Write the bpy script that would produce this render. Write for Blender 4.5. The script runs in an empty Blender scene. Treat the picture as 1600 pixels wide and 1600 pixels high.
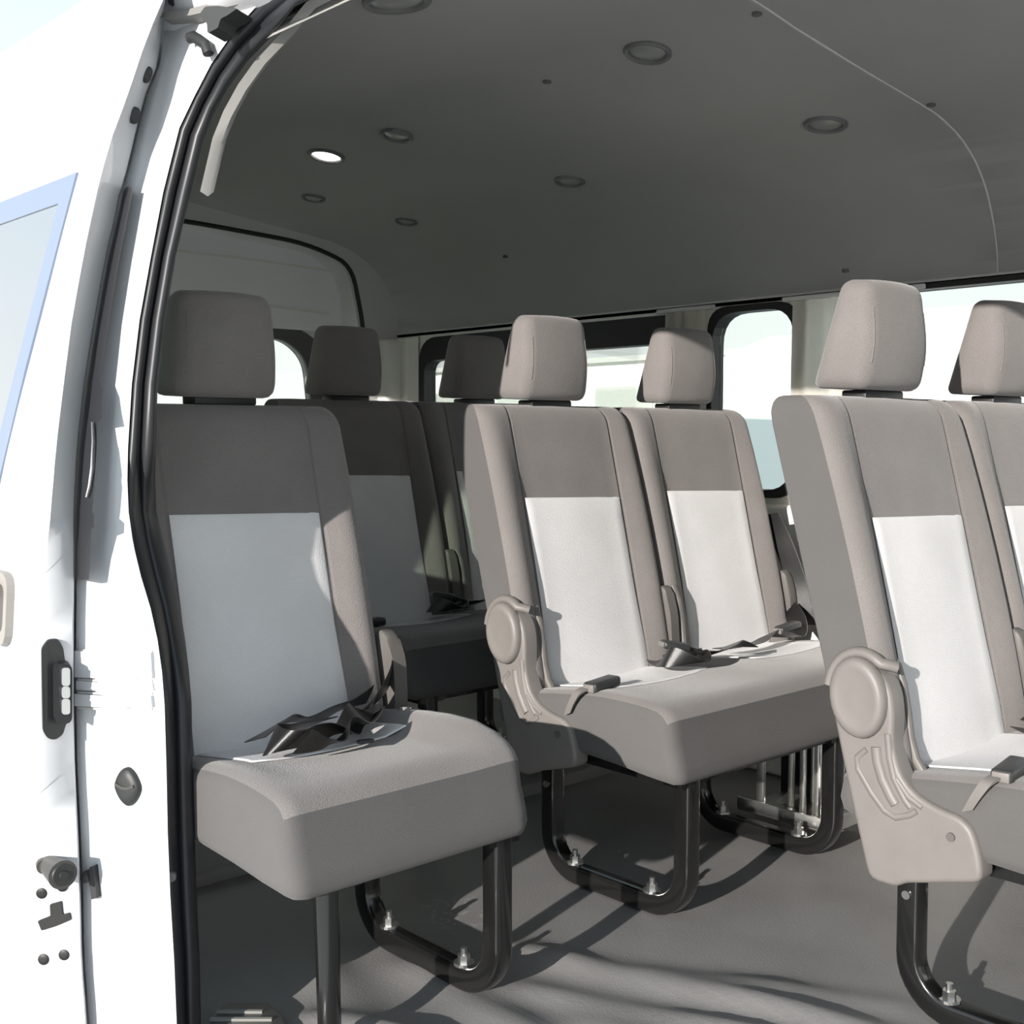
import bpy, bmesh, math, random
from math import sin, cos, pi, radians, sqrt
from mathutils import Vector as V, Matrix
from mathutils.bvhtree import BVHTree

C = bpy.context.scene.collection
scn = bpy.context.scene
random.seed(4)

# ------------------------------------------------------------------ camera, light, exposure
F_PX, YAW, PITCH, CAM_Z = 1882.0, 47.6, 3.7, 0.9
cam = bpy.data.cameras.new('camera'); camo = bpy.data.objects.new('camera', cam); C.objects.link(camo)
camo.location = (0, 0, CAM_Z); camo.rotation_euler = (radians(90 - PITCH), 0, radians(YAW))
cam.sensor_width = 36; cam.sensor_fit = 'HORIZONTAL'; cam.lens = F_PX / 1600 * 36; cam.clip_start = .02
scn.camera = camo

w = bpy.data.worlds.new('hazy_sky'); scn.world = w; w.use_nodes = True
nt = w.node_tree; nt.nodes.clear()
tc = nt.nodes.new('ShaderNodeTexCoord'); sp = nt.nodes.new('ShaderNodeSeparateXYZ'); rp = nt.nodes.new('ShaderNodeValToRGB')
bg = nt.nodes.new('ShaderNodeBackground'); ou = nt.nodes.new('ShaderNodeOutputWorld')
nt.links.new(tc.outputs['Generated'], sp.inputs[0]); nt.links.new(sp.outputs['Z'], rp.inputs[0])
rp.color_ramp.elements[0].position = .0; rp.color_ramp.elements[0].color = (1.0, 1.0, .97, 1)
rp.color_ramp.elements[1].position = .45; rp.color_ramp.elements[1].color = (.62, .76, .88, 1)
nt.links.new(rp.outputs[0], bg.inputs[0]); bg.inputs[1].default_value = 1.05
nt.links.new(bg.outputs[0], ou.inputs[0])

sun = bpy.data.lights.new('sun', 'SUN'); suno = bpy.data.objects.new('sun', sun); C.objects.link(suno)
SUN_DIR = V((.275, -1, .268)).normalized()
suno.rotation_euler = SUN_DIR.to_track_quat('Z', 'Y').to_euler(); suno.location = (3, -8, 4)
sun.energy = 6.3; sun.color = (1, .94, .88); sun.angle = radians(.6)

vs = scn.view_settings
vs.view_transform = 'Standard'; vs.look = 'None'; vs.exposure = 0.2; vs.gamma = 1.0; vs.use_curve_mapping = False
scn.cycles.use_denoising = True
scn.cycles.max_bounces = 10; scn.cycles.diffuse_bounces = 6; scn.cycles.transparent_max_bounces = 16

# ------------------------------------------------------------------ measuring helper (pixel -> point on a plane of the van)
_ya, _pi = radians(YAW), radians(PITCH)
_FW = V((-sin(_ya) * cos(_pi), cos(_ya) * cos(_pi), -sin(_pi))); _R = V((cos(_ya), sin(_ya), 0)); _U = _R.cross(_FW)
def at(px, py, axis, val):
    d = _FW + _R * ((px - 800) / F_PX) + _U * ((800 - py) / F_PX)
    i = 'xyz'.index(axis); o = V((0, 0, CAM_Z)); return o + d * ((val - o[i]) / d[i])
def lean(z):                                            # inward lean of the body side above the belt line
    return .115 * (max(0, z - .8) / .6) ** 1.4
def lean_o(z): return lean(z) + .040 * sstep(.45, 1.15, z)
def lean_i(z): return lean(z) + .034 * sstep(.6, 1.15, z)
def at_inner(px, py, y0):
    z = .9
    for _ in range(40):
        p = at(px, py, 'y', y0 + lean_i(z)); z = z * .4 + p.z * .6
    return at(px, py, 'y', y0 + lean_i(z))
def at_skin(px, py, y0):
    z = .9
    for _ in range(40):
        p = at(px, py, 'y', y0 + lean_o(z)); z = z * .4 + p.z * .6
    return at(px, py, 'y', y0 + lean_o(z))
def sstep(a, b, x):
    t = min(1, max(0, (x - a) / (b - a))); return t * t * (3 - 2 * t)
def at_side(px, py, y0):                                # point on the leaning body side
    z = .9
    for _ in range(30):
        p = at(px, py, 'y', y0 + lean(z)); z = z * .4 + p.z * .6
    return at(px, py, 'y', y0 + lean(z))

# ------------------------------------------------------------------ materials
def mat(name, col, rough=.6, metal=0, var=0.0, vscale=8, bump=0.0, bscale=300, coat=0, sheen=0, spec=.5):
    m = bpy.data.materials.new(name); m.use_nodes = True; n = m.node_tree; b = n.nodes['Principled BSDF']
    b.inputs['Base Color'].default_value = (*col, 1); b.inputs['Roughness'].default_value = rough
    b.inputs['Metallic'].default_value = metal; b.inputs['Coat Weight'].default_value = coat
    b.inputs['Sheen Weight'].default_value = sheen; b.inputs['Specular IOR Level'].default_value = spec
    tcn = n.nodes.new('ShaderNodeTexCoord')
    if var:
        nz = n.nodes.new('ShaderNodeTexNoise'); nz.inputs['Scale'].default_value = vscale; nz.inputs['Detail'].default_value = 6
        n.links.new(tcn.outputs['Object'], nz.inputs['Vector'])
        r = n.nodes.new('ShaderNodeValToRGB')
        r.color_ramp.elements[0].position = .3; r.color_ramp.elements[1].position = .7
        r.color_ramp.elements[0].color = (*[c * (1 - var) for c in col], 1); r.color_ramp.elements[1].color = (*[min(1, c * (1 + var)) for c in col], 1)
        n.links.new(nz.outputs['Fac'], r.inputs[0]); n.links.new(r.outputs[0], b.inputs['Base Color'])
    if bump:
        nb = n.nodes.new('ShaderNodeTexNoise'); nb.inputs['Scale'].default_value = bscale; nb.inputs['Detail'].default_value = 2
        n.links.new(tcn.outputs['Object'], nb.inputs['Vector'])
        bp = n.nodes.new('ShaderNodeBump'); bp.inputs['Strength'].default_value = bump; bp.inputs['Distance'].default_value = .002
        n.links.new(nb.outputs['Fac'], bp.inputs['Height']); n.links.new(bp.outputs[0], b.inputs['Normal'])
    return m
def weave(name, col, scale, amp, rough=.9, sheen=.25):
    """woven cloth: two crossed wave textures give thread colour and relief"""
    m = mat(name, col, rough, sheen=sheen, spec=.2); n = m.node_tree; b = n.nodes['Principled BSDF']
    tcn = n.nodes.new('ShaderNodeTexCoord'); mp = n.nodes.new('ShaderNodeMapping'); mp.inputs['Rotation'].default_value = (.5, .3, .6)
    n.links.new(tcn.outputs['Object'], mp.inputs['Vector'])
    vo = n.nodes.new('ShaderNodeTexVoronoi'); vo.inputs['Scale'].default_value = scale
    n.links.new(mp.outputs[0], vo.inputs['Vector'])
    nz = n.nodes.new('ShaderNodeTexNoise'); nz.inputs['Scale'].default_value = 9; n.links.new(tcn.outputs['Object'], nz.inputs['Vector'])
    ad = n.nodes.new('ShaderNodeMath'); ad.operation = 'MULTIPLY_ADD'; ad.inputs[1].default_value = .6
    n.links.new(vo.outputs['Distance'], ad.inputs[0]); n.links.new(nz.outputs['Fac'], ad.inputs[2])
    r = n.nodes.new('ShaderNodeValToRGB'); r.color_ramp.elements[0].position = .4; r.color_ramp.elements[1].position = 1.1 if False else 1.0
    r.color_ramp.elements[0].color = (*[c * (1 + amp) for c in col], 1); r.color_ramp.elements[1].color = (*[c * (1 - amp) for c in col], 1)
    n.links.new(ad.outputs[0], r.inputs[0]); n.links.new(r.outputs[0], b.inputs['Base Color'])
    bp = n.nodes.new('ShaderNodeBump'); bp.inputs['Strength'].default_value = .35; bp.inputs['Distance'].default_value = .0015; bp.invert = True
    n.links.new(vo.outputs['Distance'], bp.inputs['Height']); n.links.new(bp.outputs[0], b.inputs['Normal'])
    return m
def emit(name, col, s):
    m = mat(name, col); b = m.node_tree.nodes['Principled BSDF']
    b.inputs['Emission Color'].default_value = (*col, 1); b.inputs['Emission Strength'].default_value = s; return m
def glass(name, tint, refl=.5, rough=0.0):
    m = bpy.data.materials.new(name); m.use_nodes = True; n = m.node_tree; n.nodes.clear()
    o = n.nodes.new('ShaderNodeOutputMaterial'); mx = n.nodes.new('ShaderNodeMixShader'); t = n.nodes.new('ShaderNodeBsdfTransparent')
    g = n.nodes.new('ShaderNodeBsdfGlossy'); fr = n.nodes.new('ShaderNodeFresnel'); fr.inputs[0].default_value = 1.5
    mu = n.nodes.new('ShaderNodeMath'); mu.operation = 'MULTIPLY'; mu.inputs[1].default_value = refl
    t.inputs[0].default_value = (*tint, 1); g.inputs['Roughness'].default_value = rough
    n.links.new(fr.outputs[0], mu.inputs[0]); n.links.new(mu.outputs[0], mx.inputs[0])
    n.links.new(t.outputs[0], mx.inputs[1]); n.links.new(g.outputs[0], mx.inputs[2]); n.links.new(mx.outputs[0], o.inputs[0]); return m

M = dict(
 fabric=weave('grey_seat_cloth', (.185, .171, .165), 420, .10),
 border=weave('grey_border_cloth', (.106, .102, .100), 900, .05, sheen=.1),
 insert=weave('pale_insert_cloth', (.70, .692, .70), 520, .05, sheen=.1),
 black_cloth=mat('dark_shell', (.03, .03, .03), .8),
 plastic=mat('beige_plastic', (.172, .160, .150), .5, var=.04, vscale=30),
 cone=mat('cone_rubber', (.055, .053, .048), .45), plastic_d=mat('brown_grey_plastic', (.11, .102, .095), .5),
 belt=mat('black_webbing', (.012, .012, .012), .32, spec=.6, bump=.2, bscale=900),
 buckle=mat('dark_buckle', (.03, .032, .033), .4),
 frame=mat('black_enamel', (.008, .008, .008), .22, coat=.5),
 chrome=mat('chrome', (.85, .85, .83), .3, metal=1, bump=.1, bscale=60),
 steel=mat('zinc_bolt', (.6, .6, .58), .3, metal=1),
 vinyl=mat('grey_floor_vinyl', (.215, .211, .208), .55, var=.10, vscale=5, bump=.25, bscale=220),
 tread=mat('grey_tread', (.10, .10, .095), .4), tread_l=mat('pale_tread_rib', (.24, .24, .225), .5),
 head=mat('grey_headliner', (.57, .565, .55), .95, var=.03, vscale=3, bump=.15, bscale=500),
 head_e=mat('headliner_edge_grey', (.12, .12, .118), .9),
 trim=mat('pale_grey_trim', (.80, .785, .745), .6, var=.03, vscale=6),
 trim_t=mat('tailgate_trim', (.88, .89, .90), .45), curtain=None, trim_w=mat('cream_aperture_trim', (.20, .195, .185), .5),
 paint=mat('white_paint', (.56, .572, .59), .35, coat=.6),
 rubber=mat('black_rubber', (.017, .018, .021), .42),
 rubber_f=mat('window_rubber', (.006, .006, .006), .5),
 plug=mat('rubber_plug', (.022, .024, .024), .5),
 frit_sky=mat('sky_reflection_band', (.19, .235, .33), .08),  # blue stands in for sky mirrored in the dark glass edge
 glass_far=glass('clear_window_glass', (.93, .96, .94)),
 glass_side=glass('green_tinted_glass', (.80, .82, .73), .8),
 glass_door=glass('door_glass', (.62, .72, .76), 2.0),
 handle=mat('beige_handle', (.30, .28, .26), .4), handle_d=mat('handle_recess', (.10, .093, .085), .5),
 concrete=mat('pale_concrete', (.60, .59, .56), .9, var=.10, vscale=.6, bump=.2, bscale=30),
 lens=mat('lamp_lens', (.22, .22, .21), .3), lens_on=emit('lit_lens', (1, .98, .92), 3.5), lamp_ring=mat('lamp_ring', (.13, .13, .128), .5),
 carpaint=mat('far_car_white', (.85, .85, .84), .4, coat=.5), carpaint2=mat('far_car_silver', (.55, .57, .58), .35, metal=.2, coat=.5),
 carglass=mat('far_car_glass', (.90, .94, .92), .15, coat=.4), tyre=mat('tyre', (.02, .02, .02), .8),
 bwall=mat('far_wall_cream', (.80, .79, .74), .9, var=.04, vscale=.3), bgrey=mat('far_wall_grey', (.50, .50, .48), .9), bwin=mat('far_window', (.42, .44, .40), .4),
)

# pale scuffed residue on the vinyl behind the single seat's leg frame
n = M['vinyl'].node_tree; b = n.nodes['Principled BSDF']; src = b.inputs['Base Color'].links[0].from_socket
tcn = n.nodes.new('ShaderNodeTexCoord'); vm = n.nodes.new('ShaderNodeVectorMath'); vm.operation = 'DISTANCE'; vm.inputs[1].default_value = (-1.71, 1.43, 0)
n.links.new(tcn.outputs['Object'], vm.inputs[0]); mr = n.nodes.new('ShaderNodeMapRange'); mr.inputs[1].default_value = .10; mr.inputs[2].default_value = .05; mr.inputs[3].default_value = 0; mr.inputs[4].default_value = 1
n.links.new(vm.outputs['Value'], mr.inputs[0]); nz = n.nodes.new('ShaderNodeTexNoise'); nz.inputs['Scale'].default_value = 70; nz.inputs['Detail'].default_value = 4; n.links.new(tcn.outputs['Object'], nz.inputs['Vector'])
m2 = n.nodes.new('ShaderNodeMapRange'); m2.inputs[1].default_value = .54; m2.inputs[2].default_value = .62; n.links.new(nz.outputs['Fac'], m2.inputs[0])
mu = n.nodes.new('ShaderNodeMath'); mu.operation = 'MULTIPLY'; n.links.new(mr.outputs[0], mu.inputs[0]); n.links.new(m2.outputs[0], mu.inputs[1])
m3 = n.nodes.new('ShaderNodeMath'); m3.operation = 'MULTIPLY'; m3.inputs[1].default_value = .5; n.links.new(mu.outputs[0], m3.inputs[0])
mx = n.nodes.new('ShaderNodeMix'); mx.data_type = 'RGBA'; n.links.new(m3.outputs[0], mx.inputs[0]); n.links.new(src, mx.inputs[6]); mx.inputs[7].default_value = (.42, .40, .38, 1); n.links.new(mx.outputs[2], b.inputs['Base Color'])

# ------------------------------------------------------------------ mesh helpers
def finish(name, bm, m, parent=None, smooth=True, angle=40, recalc=True):
    if recalc: bmesh.ops.recalc_face_normals(bm, faces=bm.faces[:])
    me = bpy.data.meshes.new(name); 
    for f in bm.faces: f.smooth = smooth
    if smooth:
        a = radians(angle)
        for e in bm.edges:
            if len(e.link_faces) == 2 and e.calc_face_angle(0) > a: e.smooth = False
    bm.to_mesh(me); bm.free()
    o = bpy.data.objects.new(name, me); C.objects.link(o)
    for mm in (m if isinstance(m, (list, tuple)) else [m]): me.materials.append(mm)
    if parent: o.parent = parent
    return o
def thing(name, label, cat, loc=(0, 0, 0), group=None, kind=None):
    o = bpy.data.objects.new(name, None); C.objects.link(o); o.location = loc; o.empty_display_size = .1
    tag(o, label, cat, group, kind); return o
def tag(o, label=None, cat=None, group=None, kind=None):
    if label: o['label'] = label
    if cat: o['category'] = cat
    if group: o['group'] = group
    if kind: o['kind'] = kind
    return o
def grid(bm, rows, close_u=False, flip=False):
    vv = [[bm.verts.new(p) for p in r] for r in rows]
    fs = []
    for a, b in zip(vv, vv[1:]):
        n = len(a)
        for i in range(n if close_u else n - 1):
            j = (i + 1) % n
            try: fs.append(bm.faces.new((a[i], a[j], b[j], b[i])))
            except ValueError: pass
    return vv, fs
def box(bm, lo, hi, bev=0, seg=2):
    g = bmesh.ops.create_cube(bm, size=1); vs_ = g['verts']
    for v in vs_:
        v.co = V([lo[i] + (v.co[i] + .5) * (hi[i] - lo[i]) for i in range(3)])
    if bev:
        es = list({e for v in vs_ for e in v.link_edges})
        bmesh.ops.bevel(bm, geom=es, offset=bev, segments=seg, affect='EDGES', profile=.5)
def prism(bm, poly, axis, a, b, bev=0, seg=2):
    """polygon (2D) in the plane normal to axis ('x': y,z  'y': x,z  'z': x,y), extruded a..b"""
    def P(p, t):
        return {'x': (t, p[0], p[1]), 'y': (p[0], t, p[1]), 'z': (p[0], p[1], t)}[axis]
    A = [bm.verts.new(P(p, a)) for p in poly]; B = [bm.verts.new(P(p, b)) for p in poly]
    n = len(poly); fs = [bm.faces.new(A), bm.faces.new(B[::-1])]
    for i in range(n): fs.append(bm.faces.new((A[i], A[(i + 1) % n], B[(i + 1) % n], B[i])))
    if bev:
        es = list({e for f in fs[:2] for e in f.edges})
        bmesh.ops.bevel(bm, geom=es, offset=bev, segments=seg, affect='EDGES', profile=.5)
    return fs
def cyl(bm, p0, p1, r0, r1=None, n=16, caps=True):
    p0, p1 = V(p0), V(p1); r1 = r0 if r1 is None else r1
    d = (p1 - p0).normalized(); a = d.orthogonal().normalized(); b = d.cross(a)
    A = [bm.verts.new(p0 + (a * cos(2 * pi * i / n) + b * sin(2 * pi * i / n)) * r0) for i in range(n)]
    B = [bm.verts.new(p1 + (a * cos(2 * pi * i / n) + b * sin(2 * pi * i / n)) * r1) for i in range(n)]
    for i in range(n): bm.faces.new((A[i], A[(i + 1) % n], B[(i + 1) % n], B[i]))
    if caps: bm.faces.new(A[::-1]); bm.faces.new(B)
def sweep(bm, path, prof, up=(0, 1, 0), closed=False, caps=True):
    """profile [(a,b)] swept; a along up, b along side"""
    path = [V(p) for p in path]; n = len(path); rows = []
    for i, p in enumerate(path):
        t = (path[min(i + 1, n - 1)] - path[max(i - 1, 0)]).normalized()
        u = V(up); u = (u - t * u.dot(t)).normalized(); s = t.cross(u)
        rows.append([p + u * a + s * b for a, b in prof])
    vv, _ = grid(bm, rows, close_u=True)
    if caps: bm.faces.new(vv[0][::-1]); bm.faces.new(vv[-1])
def rrect(w_, h_, r, seg=3):
    pts = []
    for cx, cy, a0 in ((w_ / 2 - r, h_ / 2 - r, 0), (-w_ / 2 + r, h_ / 2 - r, 90), (-w_ / 2 + r, -h_ / 2 + r, 180), (w_ / 2 - r, -h_ / 2 + r, 270)):
        for k in range(seg + 1):
            a = radians(a0 + 90 * k / seg); pts.append((cx + r * cos(a), cy + r * sin(a)))
    return pts
def rpoly(pts, r, seg=4):
    """round the corners of a 2D polygon; r number or list"""
    out = []; n = len(pts)
    for i, p in enumerate(pts):
        rr = r[i] if isinstance(r, (list, tuple)) else r
        p = V((*p, 0)); a = V((*pts[i - 1], 0)); b = V((*pts[(i + 1) % n], 0))
        if rr <= 0: out.append((p.x, p.y)); continue
        da, db = (a - p), (b - p); k = min(rr, da.length * .48, db.length * .48)
        s, e = p + da.normalized() * k, p + db.normalized() * k
        for j in range(seg + 1):
            t = j / seg; q = s * (1 - t) ** 2 + p * 2 * t * (1 - t) + e * t ** 2; out.append((q.x, q.y))
    return out
def pillow(bm, prof, u0, u1, r, usteps, deform=None, center=None, hs=None, tagf=None):
    """closed side profile (x,z) swept along y with rounded ends"""
    cx, cz = center; hx, hz = hs
    secs = []
    for k in range(5):
        a = pi / 2 * k / 4; secs.append((u0 + r * (1 - sin(a)), r * (1 - cos(a))))
    secs = [(u0 + r * (1 - cos(pi / 2 * k / 4)), r * (1 - sin(pi / 2 * k / 4))) for k in range(5)]
    mid = [(u, 0) for u in usteps if u0 + r < u < u1 - r]
    secs += mid + [(u1 - r * (1 - cos(pi / 2 * k / 4)), r * (1 - sin(pi / 2 * k / 4))) for k in range(4, -1, -1)]
    rows = []
    for u, d in secs:
        row = []
        for x, z in prof:
            X = cx + (x - cx) * (1 - d / hx); Z = cz + (z - cz) * (1 - d / hz)
            if deform: X, Z = deform(X, u, Z)
            row.append((X, u, Z))
        rows.append(row)
    vv, fs = grid(bm, rows, close_u=True)
    c0 = bm.faces.new(vv[0][::-1]); c1 = bm.faces.new(vv[-1])
    return vv, fs, (c0, c1)
def sstep(a, b, x):
    t = min(1, max(0, (x - a) / (b - a))); return t * t * (3 - 2 * t)

# ------------------------------------------------------------------ seat units (local x forward, y across, z up; origin on floor)
BOL = [(.30, .018), (.40, .024), (.46, .026), (.52, .028), (.60, .028), (.69, .026), (.79, .021), (.87, .015), (.94, .008), (1, .004)]
def bolz(z):
    for (z0, a), (z1, b) in zip(BOL, BOL[1:]):
        if z <= z1: return a + (b - a) * max(0, (z - z0) / (z1 - z0))
    return .004
def xc(z): return -.03 - .231 * (z - .39) - (.0 if z > .42 else (.42 - z) ** 2 * 3.0)
def xr(z): return -.252 + .275 * (.9 - z)
HW = .222
def front(u, z):
    a = abs(u); x = xc(z) + bolz(z) * sstep(.125, .200, a) + .006 * (1 - (u / .147) ** 2 if a < .147 else 0)
    g = abs(a - .1475); x -= .0045 * max(0, 1 - g / .004)
    e = max(0, a - .186); x -= .026 * (1 - sqrt(max(0, 1 - min(1, e / .0362) ** 2)))
    return x
US = [.222, .219, .213, .206, .198, .186, .172, .160, .153, .1515, .1475, .1435, .142, .132, .11, .08, .04, 0]
FU = US + [-u for u in US[-2::-1]]                       # from +u to -u
ZS = [.305, .33, .36, .39, .42, .46, .50, .55, .60, .65, .70, .735, .765, .80, .84, .87, .895, .915]
ZT, RT = .962, .040
def back_ring(z, inset=0, uin=0):
    s = (HW - uin) / HW
    ring = [(front(u, z) - inset * .9, u * s, z) for u in FU]
    nF = len(ring); fs_ = front(HW, z) - inset; xr_ = xr(z) + inset * .55
    side = [(fs_ * .65 + xr_ * .35, -HW * s, z), (fs_ * .3 + xr_ * .7, -HW * s, z), (xr_ + .012, -HW * s, z)]
    rear = [(xr_, -(HW - .014) * s, z), (xr_ - .006, 0, z), (xr_, (HW - .014) * s, z)]
    side2 = [(p[0], -p[1], p[2]) for p in side[::-1]]
    return ring + side + rear + side2, nF
def make_backrest(y, parent, ZT=ZT):
    rows = []
    for z in ZS: r, nF = back_ring(z); rows.append(r)
    for k in range(1, 7):
        a = pi / 2 * k / 6; z = ZT - RT + RT * sin(a); ins = RT * (1 - cos(a)) * .85; r, nF = back_ring(z, ins, ins * .55); rows.append(r)
    n = len(rows[0]); _ = 0
    def kind(i): return 'f' if i < nF - 1 else ('s' if i < nF + 2 else ('t' if i >= n - 3 else 'b'))
    out = []
    root = None
    for key, nm, mt in (('f', 'backrest', M['fabric']), ('s', 'side_panel', M['border']), ('t', 'side_panel', M['border']), ('b', 'back_shell', M['border'])):
        bm = bmesh.new(); cache = {}
        def vert(i, j):
            if (i, j) not in cache: cache[(i, j)] = bm.verts.new((rows[i][j][0], rows[i][j][1] + y, rows[i][j][2]))
            return cache[(i, j)]
        for i in range(len(rows) - 1):
            for j in range(n):
                if kind(j) == key: bm.faces.new((vert(i, j), vert(i, (j + 1) % n), vert(i + 1, (j + 1) % n), vert(i + 1, j)))
        if key == 'f':
            bm.faces.new([vert(len(rows) - 1, j) for j in range(n)])
        if key == 'b': bm.faces.new([vert(0, j) for j in range(n)])
        o = finish(nm, bm, mt, parent if root is None else root, angle=50, recalc=False); 
        bm2 = bmesh.new(); bm2.from_mesh(o.data)
        bmesh.ops.recalc_face_normals(bm2, faces=bm2.faces[:]); 
        bm2.to_mesh(o.data); bm2.free()
        if root is None: root = o
    # pale insert, standing just proud of the centre
    bm = bmesh.new(); us = [-.1435, -.140, -.12, -.08, -.04, 0, .04, .08, .12, .140, .1435]; zs = [.345, .37, .40, .45, .50, .56, .62, .68, .73, .760, .765]
    rws = []
    for z in zs:
        rws.append([(front(u, z) + (.0005 if abs(u) > .142 or z > .764 else .0035), y + u * (1 + .05 * sstep(.6, .4, z)), z - .004 * (u / .14)) for u in us])
    grid(bm, rws); ins = finish('backrest_insert', bm, M['insert'], root)
    return root
def make_headrest(y, parent, dz=0):
    bm = bmesh.new()
    prof = rpoly([(-.262, .977), (-.152, .972), (-.137, 1.045), (-.150, 1.148), (-.212, 1.153)], [.016, .022, .05, .02, .018], 5)
    def df(x, u, z):
        uu = (u - y) / .1
        x += -.010 * min(1, uu * uu) * sstep(-.20, -.15, x); z += .004 * (1 - min(1, uu * uu)) * sstep(1.08, 1.13, z)
        s = 1
        return x, z
    pillow(bm, prof, y - .106, y + .094, .024, [y + .1 * k / 5 for k in range(-5, 6)], df, (-.180, 1.055), (.042, .085))
    for v in bm.verts:                                    # slightly narrower at the top
        v.co.y = y + (v.co.y - y) * (1 - .10 * (v.co.z - .97) / .18)
    for v in bm.verts: v.co.z += dz
    h = finish('headrest', bm, M['fabric'], parent, angle=60)
    for s in (-.045, .045):
        b = bmesh.new(); cyl(b, (-.19, y + s, .945), (-.19, y + s, .985), .0065, n=10); finish('headrest_post', b, M['chrome'], h)
    b = bmesh.new(); box(b, (-.225, y - .06, .950), (-.178, y + .06, .9735), .004); finish('headrest_base', b, M['rubber_f'], h)
    # stitched seam down the side edges of the front face
    bt = BVHTree.FromPolygons([v.co for v in h.data.vertices], [p.vertices for p in h.data.polygons])
    for sg in (-1, 1):
        pts = []
        for k in range(12):
            z = 1.015 + .09 * k / 11; hit = bt.ray_cast(V((.3, y - .006 + sg * .0835 * (1 - .10 * (z - .97) / .18), z)), V((-1, 0, 0)))[0]
            if hit: pts.append(hit)
        b = bmesh.new(); sweep(b, pts, [(.0014 * cos(a * pi / 3), .0014 * sin(a * pi / 3)) for a in range(6)], up=(1, 0, 0)); finish('seam', b, M['fabric'], h)
    return h
CP = [(-.125, .335), (-.118, .372), (-.06, .388), (0, .396), (.06, .405), (.12, .413), (.18, .418), (.24, .418), (.285, .416), (.312, .412), (.328, .404), (.338, .391),
      (.338, .391), (.345, .350), (.356, .315), (.360, .292), (.354, .279), (.34, .275), (.28, .278), (.2, .285), (.1, .290), (0, .296), (-.08, .305), (-.118, .315)]
def make_cushion(y0, y1, seats, parent, bolster=None):
    n = 50; ust = [y0 + (y1 - y0) * k / n for k in range(1, n)]
    def df(x, u, z):
        top = sstep(.36, .40, z)
        if top > 0:
            for sy in seats:
                z -= .010 * top * max(0, 1 - ((u - sy) / .17) ** 2) * sstep(.32, .2, x)
            if bolster: z += top * bolster(x, u)
        return x, z
    bm = bmesh.new()
    prof = CP[:12] + CP[13:]; ntop = 11
    vv, fs, caps = pillow(bm, prof, y0, y1, .028, ust, df, (.11, .345), (.25, .075))
    topf, bord = [], []
    m = len(prof)
    nsec = len(vv) - 1
    for k, f in enumerate(fs): (topf if 1 <= k % m < ntop and 2 <= k // m < nsec - 2 else bord).append(f)
    bmesh.ops.recalc_face_normals(bm, faces=bm.faces[:])
    res = None
    for nm, keep, mt in (('cushion', set(topf), M['fabric']), ('cushion_border', set(bord) | set(caps), M['border'])):
        b = bm.copy(); b.faces.ensure_lookup_table(); bm.faces.ensure_lookup_table(); bm.faces.index_update()
        ids = {f.index for f in keep}
        bmesh.ops.delete(b, geom=[f for f in b.faces if f.index not in ids], context='FACES')
        o = finish(nm, b, mt, parent if res is None else res, angle=55, recalc=False)
        if res is None: res = o
    bm.free()
    for sy in seats:                                      # pale insert at the rear of each place, and the seams beside it
        b = bmesh.new(); rws = []
        for x in [-.06, -.03, 0, .03, .06, .09, .12, .138, .14]:
            zt = None
            for (xa, za), (xb, zb) in zip(CP[1:12], CP[2:12]):
                if xa <= x <= xb: zt = za + (zb - za) * (x - xa) / (xb - xa)
            r = []
            for u in [-.145, -.142, -.10, -.05, 0, .05, .10, .142, .145]:
                X, Z = df(x, sy + u, zt); r.append((X, sy + u, Z + (.0008 if abs(u) > .143 or x > .139 else .0035)))
            rws.append(r)
        grid(b, rws); finish('cushion_insert', b, M['insert'], res)
    return res, df
def u_path(x0, x1, zt, r, zb=.02):
    p = [(x0, zt)]
    for k in range(9): a = pi + pi / 2 * k / 8; p.append((x0 + r + r * cos(a), zb + r + r * sin(a)))
    for k in range(9): a = 1.5 * pi + pi / 2 * k / 8; p.append((x1 - r + r * cos(a), zb + r + r * sin(a)))
    p.append((x1, zt)); return p
def make_leg_frame(y, parent, x0=-.032, x1=.318):
    bm = bmesh.new(); sweep(bm, [(x, y, z) for x, z in u_path(x0, x1, .29, .075)], rrect(.036, .038, .007, 3), up=(0, 1, 0))
    f = finish('leg_frame', bm, M['frame'], parent, angle=35)
    for bx in (.032, .236):
        b = bmesh.new(); cyl(b, (bx, y, .038), (bx, y, .043), .017, n=16); cyl(b, (bx, y, .043), (bx, y, .055), .0105, n=6); cyl(b, (bx, y, .055), (bx, y, .066), .0055, n=10)
        finish('bolt', b, M['steel'], f, smooth=False)
    b = bmesh.new(); cyl(b, (x0, y - .018, .19), (x0, y - .022, .19), .007, n=10); finish('rivet', b, M['steel'], f)
    return f
COVER = [(-.055, .226), (-.010, .226), (.004, .236), (.040, .246), (.124, .270), (.118, .310), (.106, .342), (.088, .356), (.058, .360), (.020, .372), (-.006, .396), (-.020, .44),
         (-.019, .49), (-.026, .525), (-.050, .553), (-.08, .560), (-.112, .548), (-.126, .518), (-.122, .47), (-.104, .40), (-.085, .33), (-.068, .27)]
def inset(poly, d):
    n = len(poly); ar = sum(poly[i][0] * poly[(i + 1) % n][1] - poly[(i + 1) % n][0] * poly[i][1] for i in range(n)); sg = 1 if ar > 0 else -1; out = []
    for i in range(n):
        a, p, b = V((*poly[i - 1], 0)), V((*poly[i], 0)), V((*poly[(i + 1) % n], 0)); e1, e2 = (p - a), (b - p)
        n1, n2 = V((-e1.y, e1.x, 0)), V((-e2.y, e2.x, 0)); nn = (n1.normalized() + n2.normalized()); nn = nn.normalized() if nn.length > 1e-6 else n1.normalized()
        out.append((p.x + nn.x * d * sg, p.y + nn.y * d * sg))
    return out
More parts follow.
